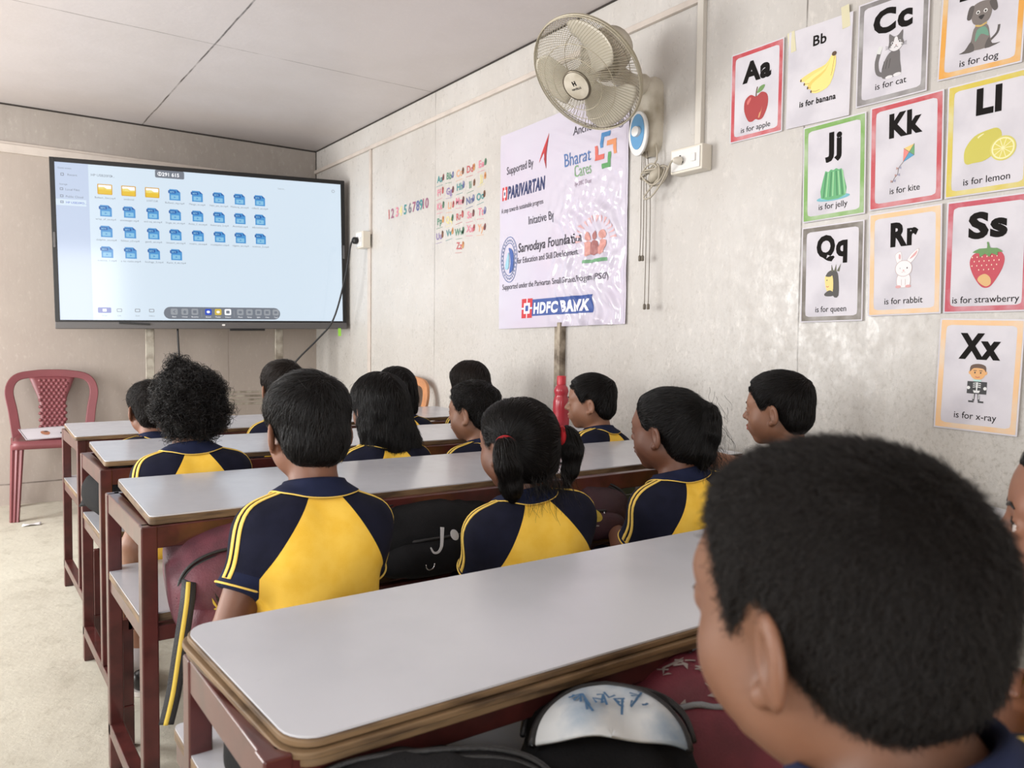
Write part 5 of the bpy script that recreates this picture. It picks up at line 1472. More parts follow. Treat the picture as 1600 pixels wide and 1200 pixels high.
HAIR_N = {'short': (.046, 7), 'buzz': (.013, 4), 'messy': (.040, 6), 'neat': (.038, 6), 'bob': (.095, 9), 'long': (.15, 11), 'pigtail': (.085, 9), 'tied': (.10, 9), 'curly': (.05, 14)}
def make_hair(style, Hc, R, s, parent, tone, n, rad, seed, vox=.004, lift=1.0):
    rs = np.random.default_rng(seed)
    g, tails = hair_volume(style, s, seed)
    lo, hi = V3(-.14, -.17, -.21), V3(.14, .12, .16)
    nn = np.ceil((hi - lo) / vox).astype(int)
    X, Y, Z = np.meshgrid(*[lo[i] + vox * np.arange(nn[i]) for i in range(3)], indexing='ij')
    F = g(np.stack([X, Y, Z], -1)).astype(np.float32)
    Vv, Q = surface_net(F, lo, vox)
    loc = lambda P: Hc + (P * s) @ R.T
    cap_o = np_mesh('hair', loc(Vv), Q, CAPM[tone], parent)
    # strands that follow the surface of the hair mass
    L, K = HAIR_N[style]
    ci = rs.integers(0, len(Q), n); w = rs.dirichlet(np.ones(4), n)
    P = (Vv[Q[ci]] * w[..., None]).sum(1)
    out = [P]
    if style == 'curly':
        gN = grad(g, P); gN /= np.maximum(np.linalg.norm(gN, axis=1), 1e-6)[:, None]
        t0 = flow_dir(style, P, tails, rs); t0 -= (t0 * gN).sum(1)[:, None] * gN; t0 /= np.maximum(np.linalg.norm(t0, axis=1), 1e-6)[:, None]
        b0 = np.cross(gN, t0); rr = rs.uniform(.005, .011, n)[:, None]; ph = rs.uniform(0, 6.3, n)[:, None]; ln = rs.uniform(.012, .034, n)[:, None]; tw = rs.uniform(5, 10, n)[:, None]
        K = 14; out = []
        for i in range(K):
            q = i / (K - 1); a = ph + tw * q
            out.append(P + t0 * ln * q + gN * (rr * (np.sin(a) - np.sin(ph)) * .8 + .004 * q) + b0 * rr * (np.cos(a) - np.cos(ph)))
    else:
        st = L / K * rs.uniform(.55, 1.15, n)[:, None]
        up = rs.uniform(0, 1, n) ** 3
        jit = rs.normal(0, 1, (n, 3)) * {'long': .22, 'bob': .15, 'messy': .55, 'short': .24, 'neat': .16, 'buzz': .5, 'pigtail': .10, 'tied': .12}[style]
        off = rs.uniform(-.001, .0022, n)
        for i in range(1, K):
            gN = grad(g, P); gN /= np.maximum(np.linalg.norm(gN, axis=1), 1e-6)[:, None]
            d = flow_dir(style, P, tails, rs); d /= np.maximum(np.linalg.norm(d, axis=1), 1e-6)[:, None]
            d = d + jit; d -= (d * gN).sum(1)[:, None] * gN; d /= np.maximum(np.linalg.norm(d, axis=1), 1e-6)[:, None]
            li = {'messy': .55, 'buzz': .55, 'short': .16, 'neat': .12, 'bob': .05, 'long': .06, 'pigtail': .04, 'tied': .05}[style] * lift
            P = P + st * (d + gN * (li * (.3 + up[:, None])))
            dist = g(P)
            want = off + up * .006 * (i / K) ** 2 * lift * (1.6 if style == 'messy' else 1) if style not in ('buzz',) else dist
            wild = (up > .93) & (i > K * .6)
            corr = np.where(wild, 0, np.clip(dist - want, -.006, .006))
            if style == 'buzz': corr = np.where(dist < 0, dist, 0)
            if style in ('long', 'bob') and i > K * .5:      # free tips
                corr = np.where(P[:, 2] < -.07, np.clip(dist, -.004, 0), corr)
            P = P - gN * corr[:, None]
            out.append(P)
    pts = np.stack(out, 1)
    if style in ('long', 'bob', 'tied', 'pigtail'):
        q = np.linspace(0, 1, pts.shape[1])[None, :]; a = rs.uniform(0, 6.3, (n, 1)); am = rs.uniform(0, .006, (n, 1)) * {'long': 1.3, 'bob': .6, 'tied': .7, 'pigtail': .5}[style]
        pts = pts + np.stack([am * q * np.sin(a + 9 * q), .4 * am * q * np.cos(a + 8 * q), 0 * q * am], -1)
    if style in ('pigtail', 'tied', 'curly'):      # loose frizz at nape and crown
        m_ = {'pigtail': 260, 'tied': 420, 'curly': 160}[style]
        if style == 'pigtail': b0 = V3(.010, -.088, -.062) + rs.normal(0, 1, (m_, 3)) * V3(.030, .008, .012)
        elif style == 'tied': b0 = V3(.03, -.100, -.03) + rs.normal(0, 1, (m_, 3)) * V3(.024, .016, .05)
        else: b0 = out[0][rs.integers(0, n, m_)]
        Kk = pts.shape[1]; fz = []
        ph = rs.uniform(0, 6.3, (m_, 1)); cu = rs.uniform(.004, .012, (m_, 1)); ln = rs.uniform(.03, .085, (m_, 1)) * {'tied': .7, 'curly': .28}.get(style, 1)
        dr = np.stack([rs.normal(0, .35, m_), -np.abs(rs.normal(.25, .25, m_)), -np.ones(m_) * (1 if style != 'curly' else 0)], 1) + (rs.normal(0, .8, (m_, 3)) if style == 'curly' else 0)
        for i in range(Kk):
            q = i / (Kk - 1)
            fz.append(b0 + dr * ln * q + np.concatenate([np.sin(ph + 7 * q) - np.sin(ph), np.cos(ph + 6 * q) - np.cos(ph), 0 * ph], 1) * cu * q)
        pts = np.concatenate([pts, np.stack(fz, 1)])
    strands('hair_strands', (Hc + (pts.reshape(-1, 3) * s) @ R.T).reshape(pts.shape), rad, HAIR[tone], cap_o)
    return cap_o, tails, loc

def child(label, hip, head, hyaw=0., hpitch=0., hroll=0., byaw=0., hs=1.0, style='short', tone='black', skin=0, n=2500, hr=.0005, vox=.005, seed=1,
          lh=(-.06, .25, .175), rh=(.06, .25, .175), lpole=(-.32, -.35, -1), rpole=(.32, -.35, -1), build=1.0, feet=True, point=None, neck=.052, nback=.004):
    """a seated pupil; hip: point on the bench, head: centre of the head (both world). Hand targets in body axes from the hip."""
    hip = V3(*hip); H = V3(*head) - hip
    Rb = rot3(math.radians(byaw)); Bx, By, Bz = Rb[:, 0], Rb[:, 1], V3(0, 0, 1)
    b = lambda x, y, z: Bx * x + By * y + Bz * z
    R = rot3(math.radians(hyaw), math.radians(hpitch), math.radians(hroll))
    s = hs; w = build
    N = H + R @ V3(0, -.030, -.070) * s + V3(0, 0, -neck) - By * nback
    Pv = b(0, 0, .085)
    mid = (N + Pv) / 2 - By * .012
    sp_dir = nrm(N - Pv); Yc = nrm(By - sp_dir * (By @ sp_dir)); Xc = np.cross(Yc, sp_dir)
    Rc = np.stack([Xc, Yc, sp_dir], 1)
    T = lambda t: (1 - t) ** 2 * Pv + 2 * t * (1 - t) * mid + t * t * N
    Lt = np.linalg.norm(N - Pv)
    sc_ = T(.86) - Yc * .004
    Sh = {q: sc_ + Xc * q * .095 * w - sp_dir * .014 for q in (-1, 1)}
    def torso(f, e, up=0.0):
        f.ell(Pv + b(0, .0, 0), (.112 * w + e * 1.7, .090 + e * 1.7, .085 + e), Rb, .03)
        f.ell(T(.32), (.096 * w + e, .076 + e, Lt * .34 + e), Rc, .05); f.ell(T(.62), (.104 * w + e, .078 + e, Lt * .36 + e), Rc, .05)
        for q in (-1, 1):
            f.cap(T(.93) + Xc * q * .02, Sh[q], .034 + e, .042 * w + e, .04)
            f.ell(T(.70) + Xc * q * .050 - Yc * .036, (.044 + e, .034 + e, .07 + e), Rc, .04)
    f = Field(); torso(f, 0)
    f.cap(H + R @ V3(0, -.024, -.050) * s, N - sp_dir * .02, .043 * s, .047 * w, .03)
    head_prims(f, H, R, s)
    arms = {}
    for q, tgt, pole in ((-1, lh, lpole), (1, rh, rpole)):
        E_, W_ = ik(Sh[q], b(*tgt), .185, .165, b(*pole))
        arms[q] = (E_, W_)
        f.cap(Sh[q], E_, .039 * w, .030 * w, .025); f.cap(E_, W_, .031 * w, .021, .015)
        d = nrm(W_ - E_); pt = point if (point and point[0] == q) else None
        n_ = b(0, 0, -1); n_ = nrm(n_ - d * (n_ @ d)) if abs(n_ @ d) < .95 else nrm(b(0, 1, 0) - d * (b(0, 1, 0) @ d))
        sd = np.cross(d, n_)
        f.ell(W_ + d * .036, (.025, .036, .0115), np.stack([sd, d, n_], 1), .012)
        inn = -q * (1 if sd @ Bx > 0 else -1)      # the thumb is on the body's side
        for i, ln in enumerate((.040, .047, .043, .033)):
            o_ = (i - 1.5) * .0165 * inn * -1
            a_ = W_ + d * .062 + sd * o_; fan = nrm(d + sd * o_ * 7)
            cu = (.10 if i == 0 else .9) if pt else .35 + .08 * i
            m_ = a_ + (fan * math.cos(cu * .4) + n_ * math.sin(cu * .4)) * ln * .52; e_ = m_ + (fan * math.cos(cu * 1.3) + n_ * math.sin(cu * 1.3)) * ln * .48
            f.cap(a_ - fan * .01, m_, .0068, .0062, .004); f.cap(m_, e_, .0062, .0052, .003)
        a_ = W_ + d * .018 + sd * inn * .020; m_ = a_ + nrm(d * .55 + sd * inn * .75 + n_ * .2) * .026; e_ = m_ + nrm(d * .9 + sd * inn * .35 + n_ * .3) * .022
        f.cap(a_, m_, .0098, .0078, .008); f.cap(m_, e_, .0078, .006, .004)
    floor_z = -hip[2]; lg = {}
    for q in (-1, 1):
        hj = b(q * .058, .03, .068); kn = b(q * .080, .285, .062); an = b(q * .084, .275, floor_z + .060); toe = b(q * .092, .385, floor_z + .026)
        lg[q] = (hj, kn, an, toe)
        f.cap(hj, kn, .066 * w, .047 * w, .03); f.cap(kn, an, .044 * w, .030, .02); f.cap(an - b(0, .02, .022), toe, .028, .022, .02)
    Fg, o, _ = f.sample(vox)
    Vv, Q = surface_net(Fg, o, vox); del Fg
    Vv = snap(f, Vv, it=1, cap_=vox)
    cen = Vv[Q].mean(1); lc = ((cen - H) @ R) / s
    lip = (((lc - V3(0, .088, -.0555)) / V3(.0205, .014, .0100)) ** 2).sum(1) < 1
    me = np_mesh('person', Vv, Q, [SKIN[skin], LIP[skin]], None, tuple(hip), lip)
    tag(me, label, 'person', 'pupils on the benches')
    # eyes and brows
    for q in (-1, 1):
        c = H + R @ V3(q * .030, .0715, -.0035) * s
        mb = MB(lambda p: Vector(tuple(hip + c + R @ (np.array(p) * s)))); pr = []
        mb.lathe([(.0001, .0126), (.0030, .0122), (.0030, .01221), (.0060, .0111), (.0061, .0111), (.0100, .0078), (.0127, 0), (.0090, -.009), (.0001, -.0127)], (0, 0, 0), 16, axis=(0, 1, 0), cap=False)
        for i in range(len(mb.f)): mb.m[i] = 1 if i < 16 * 4 else 0
        mb.build('eye', [M_EYE, M_IRIS], me, smooth=True)
        mb = MB(lambda p: Vector(tuple(hip + H + R @ (np.array(p) * s)))); P = [V3(q * x, .090, z) for x, z in ((.013, .0150), (.022, .0185), (.032, .0190), (.043, .0150))]
        PP = np.array(P); PW = H + (PP * s) @ R.T
        for _ in range(6): PW = snap(f, PW, .0008, 2, .006)
        PL = ((PW - H) @ R) / s
        mb.tube([tuple(v) for v in PL], [.0016, .0024, .0022, .0010], 6); mb.build('eyebrow', HAIR['black'], me, smooth=True)
        PP = np.array([V3(q * x, .092, z) for x, z in ((.0185, .0005), (.024, .0022), (.031, .0028), (.038, .0016), (.0425, -.0020))]); PW = H + (PP * s) @ R.T
        for _ in range(4): PW = snap(f, PW, .0004, 2, .004)
        PL = ((PW - H) @ R) / s
        mb = MB(lambda p: Vector(tuple(hip + H + R @ (np.array(p) * s)))); mb.tube([tuple(v) for v in PL], [.0006, .0011, .0012, .0012, .0007], 5); mb.build('eyelash', HAIR['black'], me, smooth=True)
    # ---- shirt
    g = Field(); torso(g, .010)
    Ln = .105
    sl = {}
    for q in (-1, 1):
        E_ = arms[q][0]; d = nrm(E_ - Sh[q]); end = Sh[q] + d * Ln; sl[q] = (d, end)
        g.cap(Sh[q], Sh[q] + d * (Ln + .03), .0475 * w, .0475 * w, .03, cut=[(end, d)])
    g.cap(N - sp_dir * .035, N + (H + R @ V3(0, -.024, -.050) * s - N) * .9, .052 * s, .056 * s, .012, sub=True)
    rs = np.random.default_rng(seed + 100); ph = rs.random(6) * 6.3
    hem = .012
    def fold(P):
        L = P @ Rc
        r_ = .0034 * np.sin(L[..., 0] * 30 + L[..., 2] * 42 + ph[0] + 1.5 * np.sin(L[..., 2] * 19 + ph[1])) + .0013 * np.sin(L[..., 2] * 62 + L[..., 0] * 34 * np.sign(L[..., 0]) + ph[2]) + .0016 * np.sin(L[..., 0] * 52 + ph[3] + 2 * np.sin(L[..., 2] * 11))
        lowk = np.clip((N[2] - .03 - P[..., 2]) / .15, .15, 1)
        return r_ * lowk
    top = N + sp_dir * .016
    def shirt(P): return np.maximum(np.maximum(g(P) + fold(P), hem - P[..., 2]), (P - top) @ sp_dir)
    sv = max(vox, .0038) if vox < .0036 else min(vox, .0045)
    lo, hi = g.bounds(); lo = lo - 4 * sv; hi = hi + 4 * sv; nn = np.ceil((hi - lo) / sv).astype(int)
    X, Y, Z = np.meshgrid(*[lo[i] + sv * np.arange(nn[i]) for i in range(3)], indexing='ij')
    Vs, Qs = surface_net(shirt(np.stack([X, Y, Z], -1)).astype(np.float32), lo, sv); del X, Y, Z
    bm = bmesh.new(); vv = [bm.verts.new(p) for p in Vs]
    for q in Qs:
        try: bm.faces.new([vv[i] for i in q])
        except ValueError: pass
    pl = {}
    for q in (-1, 1):
        p0 = N + Xc * q * .030 - sp_dir * .002; no = nrm(Xc * q * .125 + sp_dir * .080)
        p1 = N + Xc * q * .1185 * w; n1 = Xc * q
        d, end = sl[q]
        pl[q] = (p0, no, p1, n1, end - d * .026, d)
        for co, n_ in ((p0, no), (p1, n1), (end - d * .026, d)):
            bmesh.ops.bisect_plane(bm, geom=bm.verts[:] + bm.edges[:] + bm.faces[:], plane_co=Vector(co), plane_no=Vector(n_), dist=1e-6)
    bm.verts.ensure_lookup_table(); bm.verts.index_update()
    allv = np.array([v.co[:] for v in bm.verts]); fl = [[v.index for v in fc.verts] for fc in bm.faces]; bm.free()
    cen = np.array([allv[q].mean(0) for q in fl])
    cl = np.zeros(len(fl), int)
    for ci, q in ((1, -1), (2, 1)):
        p0, no, p1, n1, pc_, dc = pl[q]
        isl = ((((cen - p0) @ no) > 0) | (((cen - p1) @ n1) > 0)) & ((cen @ Xc - N @ Xc) * q > 0)
        cl[isl] = ci
        cl[isl & (((cen - pc_) @ dc) > 0) & (np.linalg.norm(cen - pc_, axis=1) < .12)] = ci + 2
    for ci in (1, 2):        # a sleeve is one piece: stray slivers stay with the body
        ix = np.nonzero(cl == ci)[0]; vf = {}
        for k in ix:
            for v in fl[k]: vf.setdefault(v, []).append(k)
        seen = set(); comps = []
        for k in ix:
            if k in seen: continue
            st_ = [k]; seen.add(k); cp = []
            while st_:
                a = st_.pop(); cp.append(a)
                for v in fl[a]:
                    for b_ in vf[v]:
                        if b_ not in seen: seen.add(b_); st_.append(b_)
            comps.append(cp)
        comps.sort(key=len)
        for cp in comps[:-1]: cl[cp] = 0
    def sub(idx, name, m_, parent):
        u_ = sorted({i for k in idx for i in fl[k]}); mp = {v: i for i, v in enumerate(u_)}
        me_ = bpy.data.meshes.new(name); me_.from_pydata([tuple(allv[i]) for i in u_], [], [[mp[i] for i in fl[k]] for k in idx]); me_.materials.append(m_)
        me_.polygons.foreach_set('use_smooth', [True] * len(me_.polygons)); me_.update()
        o_ = bpy.data.objects.new(name, me_); COL.objects.link(o_); o_.parent = parent; return o_
    so = sub(np.nonzero(cl == 0)[0], 'shirt', M_YEL, me); so['label'] = 'yellow polo shirt with navy raglan sleeves'
    tg = lambda P: g(P) + fold(P)
    for ci, q in ((1, -1), (2, 1)):
        a = np.nonzero(cl == ci)[0]
        if len(a): sub(a, 'sleeve', M_NAVY, so)
        a = np.nonzero(cl == ci + 2)[0]
        if len(a): sub(a, 'cuff', M_CUFF, so)
        d, end = sl[q]
        # two yellow stripes from the collar over the shoulder to the cuff
        outv = nrm(Xc * q * .9 + sp_dir * .5 - Yc * .50); outv = nrm(outv - d * (outv @ d))
        nk = N + Xc * q * .050 + sp_dir * .012 - Yc * .012
        path = [nk, T(.96) + Xc * q * .075 + sp_dir * .05 - Yc * .022, Sh[q] + (outv * .6 + sp_dir * .55) * .055, Sh[q] + d * .045 + outv * .055, Sh[q] + d * .09 + outv * .055, end - d * .030 + outv * .055]
        C_ = np.array(spline([tuple(p) for p in path], 7, closed=False))
        for _ in range(5): C_ = snap(tg, C_, .0, 2, .012)
        tn = np.gradient(C_, axis=0); tn /= np.linalg.norm(tn, axis=1)[:, None]
        gn = grad(tg, C_); gn /= np.linalg.norm(gn, axis=1)[:, None]; sd = np.cross(tn, gn) * q
        mb = MB()
        for o0, o1 in ((-.0105, -.0030), (.0030, .0105)):
            rows = [snap(tg, C_ + sd * (o0 + (o1 - o0) * t_), .0010, 3, .008) for t_ in (0, .5, 1)]
            k = len(C_); vs = [tuple(p + hip) for r_ in rows for p in r_]
            mb.add(vs, [(j * k + i, j * k + i + 1, (j + 1) * k + i + 1, (j + 1) * k + i) for j in range(2) for i in range(k - 1)])
        st_ = mb.build('stripe', M_STR, so, smooth=True, solid=.0012)
        # piping round the cuff end
        a_ = nrm(np.cross(d, Bz)); b2 = np.cross(d, a_)
        ring = np.array([end - d * .0045 + (a_ * math.cos(t_) + b2 * math.sin(t_)) * .05 for t_ in np.linspace(0, 2 * PI, 40, endpoint=False)])
        ring = end - d * .0045 + (ring - end + d * .0045) * ((.0475 * w + .0024) / .05)
        mb = MB(); mb.tube([tuple(p + hip) for p in ring], .0019, 6, closed=True); mb.build('piping', M_STR, so, smooth=True)
    # ---- collar
    ncn = N + sp_dir * .004 + Yc * .004
    def colp(a, v_):
        """a: angle from the back, v_: 0 inner bottom, .35 top edge, 1 outer bottom"""
        ca, sa = math.cos(a), math.sin(a)
        rad_d = Xc * sa - Yc * ca
        drop = .016 * (.5 - .5 * ca)
        r0, z0 = .0535 * s, -.006; r1, z1 = .0525 * s, .030; r2 = .078 * s
        if v_ <= .35:
            t_ = v_ / .35; p = ncn + rad_d * (r0 + (r1 - r0) * t_) + sp_dir * (z0 + (z1 - z0) * t_ - drop)
        else:
            t_ = (v_ - .35) / .65; p = ncn + rad_d * (r1 + .004 + (r2 - r1 - .004) * t_ ** 1.3) + sp_dir * (z1 - drop - (z1 - .002) * t_ ** 1.1 - .004 * t_)
        return p
    nu, nv = 49, 11
    A0 = PI * .90
    pts = np.array([[colp(-A0 + 2 * A0 * i / (nu - 1), j / (nv - 1)) for i in range(nu)] for j in range(nv)])
    for j in range(nv):
        v_ = j / (nv - 1)
        if v_ > .5:
            dd = tg(pts[j]); want = .0035 + .006 * (1 - v_)
            gn = grad(tg, pts[j]); gn /= np.maximum(np.linalg.norm(gn, axis=1), 1e-6)[:, None]
            k_ = np.clip((v_ - .5) / .5, 0, 1)
            mv = np.where(dd < want, want - dd, (want - dd) * k_ * .85)
            pts[j] = pts[j] + gn * mv[:, None]
    mb = MB(); k = nu; vs = [tuple(p + hip) for r_ in pts for p in r_]
    mb.add(vs, [(j * k + i, j * k + i + 1, (j + 1) * k + i + 1, (j + 1) * k + i) for j in range(nv - 1) for i in range(nu - 1)])
    mb.build('collar', M_CUFF, so, smooth=True, solid=.003)
    mb = MB(); mb.tube([tuple(p + hip) for p in pts[-1]], .0016, 6); mb.build('collar_piping', M_STR, so, smooth=True)
    # ---- shorts, socks and shoes
    k_ = Field(); k_.ell(Pv - V3(0, 0, .012), (.115 * w, .093, .076), Rb, .03)
    for q in (-1, 1):
        hj, kn, an, toe = lg[q]; d = nrm(kn - hj)
        k_.cap(hj + d * .05, kn + d * .05, .072 * w, .060 * w, .03, cut=[(kn + d * .005, d)])
    Fg, o, _ = k_.sample(.006); Vv, Q = surface_net(Fg, o, .006)
    np_mesh('shorts', Vv, Q, M_SHORT, me)
    for q in (-1, 1):
        hj, kn, an, toe = lg[q]
        mb = MB(); dn = nrm(an - kn); mb.tube([tuple(hip + an - dn * .07), tuple(hip + an - dn * .03), tuple(hip + an)], [.035, .034, .034], 14); mb.build('sock', M_SOCK, me, smooth=True)
        h_ = Field(); h_.cap(an - b(0, .028, .020), toe + b(0, .012, .002), .034, .029, .02, cut=[(V3(0, 0, floor_z + .012), V3(0, 0, -1))])
        Fg, o, _ = h_.sample(.006); Vv, Q = surface_net(Fg, o, .006); sh_o = np_mesh('shoe', Vv, Q, M_SHOE, me)
        c0 = an - b(0, .028, 0); c1 = toe + b(0, .014, 0); ax = nrm(V3(*(c1 - c0)[:2], 0)); sx = np.cross(ax, Bz)
        ol = []
        for t_ in np.linspace(0, 2 * PI, 24, endpoint=False):
            cc = c1 if math.cos(t_) > 0 else c0; rr = .031 if math.cos(t_) > 0 else .034
            ol.append(((cc + ax * math.cos(t_) * rr + sx * math.sin(t_) * rr)[0], (cc + ax * math.cos(t_) * rr + sx * math.sin(t_) * rr)[1]))
        mb = MB(); mb.plate(ol, .014, lambda x, y, z: (x + hip[0], y + hip[1], z + .0005)); mb.build('sole', M_SOLE, sh_o, bevel=.002)
    # ---- hair
    cap_o, tails, loc = make_hair(style, H, R, s, me, tone, n, hr, seed, vox=.0035 if vox < .004 else .0042)
    if tails:
        for C_, Rr in tails:
            ax = nrm(C_[1] - C_[0]); p = loc(C_[0] * .55 + C_[1] * .45)
            mb = MB(); a_ = nrm(np.cross(ax, V3(0, 0, 1))); b2 = np.cross(ax, a_); rr = (Rr[0] * .9 + .006) * s
            mb.tube([tuple(hip + p + R @ ((a_ * math.cos(t_) + b2 * math.sin(t_)) * rr)) for t_ in np.linspace(0, 2 * PI, 28, endpoint=False)], .0068 * s, 8, closed=True)
            mb.build('hair_band', M_RED if style == 'pigtail' else HAIR['black'], cap_o, smooth=True)
    return me
# ------------------------------------------------------------------ school bags on the book shelves
M_BK = mat('black_bag_cloth', (22, 22, 24), .85, spec=.2, var=.3, scale=16, rgb2=(18, 18, 20), bump=.5, bscale=300)
M_BK2 = mat('black_webbing', (34, 34, 36), .6, bump=.5, bscale=400)
M_MAR = mat('maroon_bag_cloth', (100, 48, 60), .6, var=.25, scale=14, rgb2=(70, 34, 44), bump=.5, bscale=300)
M_MAR2 = mat('wine_bag_cloth', (104, 34, 48), .62, var=.25, scale=14, rgb2=(84, 28, 38), bump=.5, bscale=300)
M_DMAR = mat('dark_plum_bag_cloth', (58, 30, 40), .7, var=.25, scale=14, rgb2=(46, 24, 32), bump=.4, bscale=300)
M_ZIP = mat('grey_zip_tape', (126, 130, 134), .55, bump=.6, bscale=500); M_ZBK = mat('black_zip', (22, 22, 24), .45, bump=.6, bscale=500)
M_SIL = mat('bright_steel', (190, 190, 192), .25, 1.0)
def spow(v, e): return math.copysign(abs(v) ** e, v)
def backpack(label, c, half, R=None, cloth=M_BK, zipm=M_ZBK, pocket=True, panel=None, e=.62, seed=0, sag=.0, handle=True, straps=True, pocket_h=.52):
    """soft rounded pack; local x across, -y front, z up"""
    rs = random.Random(seed); ph = [rs.random() * 6.3 for _ in range(6)]
    R = R or Matrix.Identity(3); c = Vector(c)
    T = lambda p: R @ Vector(p) + c
    hx, hy, hz = half
    def wr(x, y, z): return .0060 * math.sin(38 * x + ph[0] + 3 * math.sin(21 * z + ph[1])) * math.sin(30 * z + ph[2]) + .0035 * math.sin(85 * x + 40 * z + ph[3] + 2 * math.sin(33 * x + ph[4]))
    def shell(hx_, hy_, hz_, cy=0., cz=0., ee=e, grow=0.):
        def f(u_, v_):
            a = 2 * PI * u_; b = PI * (v_ - .5) * .998
            x = (hx_ + grow) * spow(math.cos(b), ee) * spow(math.cos(a), ee); y = (hy_ + grow) * spow(math.cos(b), ee) * spow(math.sin(a), ee); z = (hz_ + grow) * spow(math.sin(b), ee)
            x *= 1 - .16 * max(0, z / hz_) ** 2; y *= 1 - .20 * max(0, z / hz_) - .06 * max(0, -z / hz_)
            k = 1 + wr(x, y, z) / max(hx_, .05)
            return (x * k, y * k + cy, z * k + cz - sag * (x / hx_) ** 2)
        return f
    t = thing('school_bag', tuple(c), label, 'bag', 'school bags under the desks')
    mb = MB(T); mb.grid(shell(hx, hy, hz), 56, 34, closed_u=True); mb.build('body', cloth, t, smooth=True)
    if pocket:
        mb = MB(T); fp = shell(hx * .82, hy * .42, hz * pocket_h, cy=-hy * .72, cz=-hz * .34, ee=.55); mb.grid(fp, 44, 24, closed_u=True)
        pk = mb.build('front_pocket', panel or cloth, t, smooth=True)
        mb = MB(T); P = [fp(.5 + .5 * q, .80) for q in [i / 24 for i in range(25)]]
        mb.tube([(p[0] * 1.01, p[1] - .003, p[2] + .001) for p in P], .0042, 6); mb.build('zip', zipm, pk, smooth=True)
        mb = MB(T); p = P[17]; mb.tube([(p[0], p[1] - .006, p[2]), (p[0] + .004, p[1] - .010, p[2] - .012), (p[0] + .006, p[1] - .010, p[2] - .026)], .0022, 6); mb.build('zip_pull', M_SIL, pk, smooth=True)
    fb = shell(hx, hy, hz)
    for off in (.0,):
        mb = MB(T); P = []
        for i in range(33):
            q = i / 32; a = PI * q; x = hx * 1.0 * spow(math.cos(a), .62); z = hz * .12 + hz * .80 * spow(math.sin(a), .62)
            y = -hy * (.60 - .18 * max(0, z / hz))
            k = 1 - .16 * max(0, z / hz) ** 2
            P.append((x * k * .93, y, z))
        for dz in (-.004, .004): mb.tube([(p[0], p[1] - .002 + dz * .4, p[2] + dz) for p in P], .0034, 6)
        mb.build('main_zip', zipm, t, smooth=True)
    if handle:
        mb = MB(T); L, Rr = stroke(spline([(-.035, 0), (-.03, .03), (0, .042), (.03, .03), (.035, 0)], 4, closed=False), .001)
        P = spline([(-.035, hz * .93), (-.030, hz * .93 + .026), (0, hz * .93 + .036), (.030, hz * .93 + .026), (.035, hz * .93)], 4, closed=False)
        vs = [(x, hy * .25 + w, z) for x, z in P for w in (-.010, .010)]
        mb.add(vs, [(2 * i, 2 * i + 1, 2 * i + 3, 2 * i + 2) for i in range(len(P) - 1)]); mb.build('handle', M_BK2, t, smooth=True, solid=.003)
    if straps:
        for sx in (-1, 1):
            mb = MB(T); P = spline([(sx * hx * .35, hy * .88, hz * .70), (sx * hx * .45, hy * 1.12, hz * .3), (sx * hx * .55, hy * 1.16, -hz * .2), (sx * hx * .75, hy * .98, -hz * .75)], 5, closed=False)
            vs = [(p[0] + w, p[1], p[2]) for p in P for w in (-.022, .022)]
            mb.add(vs, [(2 * i, 2 * i + 1, 2 * i + 3, 2 * i + 2) for i in range(len(P) - 1)]); mb.build('strap', M_BK2, t, smooth=True, solid=.007)
    return t, T, fb
def on_front(f, T, x, z, hx, hz, lift=.002):
    """point on the front (-y) of a shell at local x, z by search over the azimuth"""
    b = math.asin(max(-1, min(1, spow(z / hz, 1 / .62)))); best = None
    for i in range(60):
        u_ = .5 + .5 * i / 59; p = f(u_, b / PI / .998 + .5)
        if best is None or abs(p[0] - x) < abs(best[0] - x): best = p
    return (best[0], best[1] - lift, best[2])

RX = lambda d: Matrix.Rotation(math.radians(d), 3, 'X')
RZ = lambda d: Matrix.Rotation(math.radians(d), 3, 'Z')

# second desk, aisle end
backpack('black school bag on the aisle end of the second desk shelf', (.475, 2.585, .553), (.155, .165, .080), RZ(8), seed=1, handle=False)
# third desk, aisle end: maroon bag with hanging black and yellow strap
t, T, f = backpack('maroon school bag on the third desk shelf with a black and yellow strap hanging down', (.488, 1.625, .545), (.150, .150, .092), RZ(-6) @ RX(20), M_MAR, seed=2, pocket_h=.62, handle=False)
M_STY = mat('strap_yellow', (204, 176, 70), .7, bump=.4, bscale=400)
def ribbon(P, w, side, name, m_, parent, solid=.003):
    mb = MB(); S_ = Vector(side).normalized()
    vs = [tuple(Vector(p) + S_ * k) for p in P for k in (-w / 2, w / 2)]
    mb.add(vs, [(2 * i, 2 * i + 1, 2 * i + 3, 2 * i + 2) for i in range(len(P) - 1)])
    return mb.build(name, m_, parent, smooth=True, solid=solid)
SP = spline([(.362, 1.555, .560), (.352, 1.520, .548), (.344, 1.500, .520), (.330, 1.494, .44), (.318, 1.490, .37), (.305, 1.490, .315)], 6, closed=False)
s1 = ribbon(SP, .026, (.85, -.5, 0), 'hanging_strap', M_BK2, t)
ribbon([(p[0] - .0017, p[1] - .0028, p[2]) for p in SP], .008, (.85, -.5, 0), 'strap_stripe', M_STY, s1, .001)
SP = spline([(.372, 1.530, .548), (.385, 1.508, .528), (.400, 1.495, .498), (.408, 1.488, .470)], 5, closed=False)
s2 = ribbon(SP, .026, (.85, -.4, .35), 'strap_end', M_BK2, t)
ribbon([(p[0] - .0015, p[1] - .0032, p[2] + .0006) for p in SP], .008, (.85, -.4, .35), 'strap_stripe', M_STY, s2, .001)
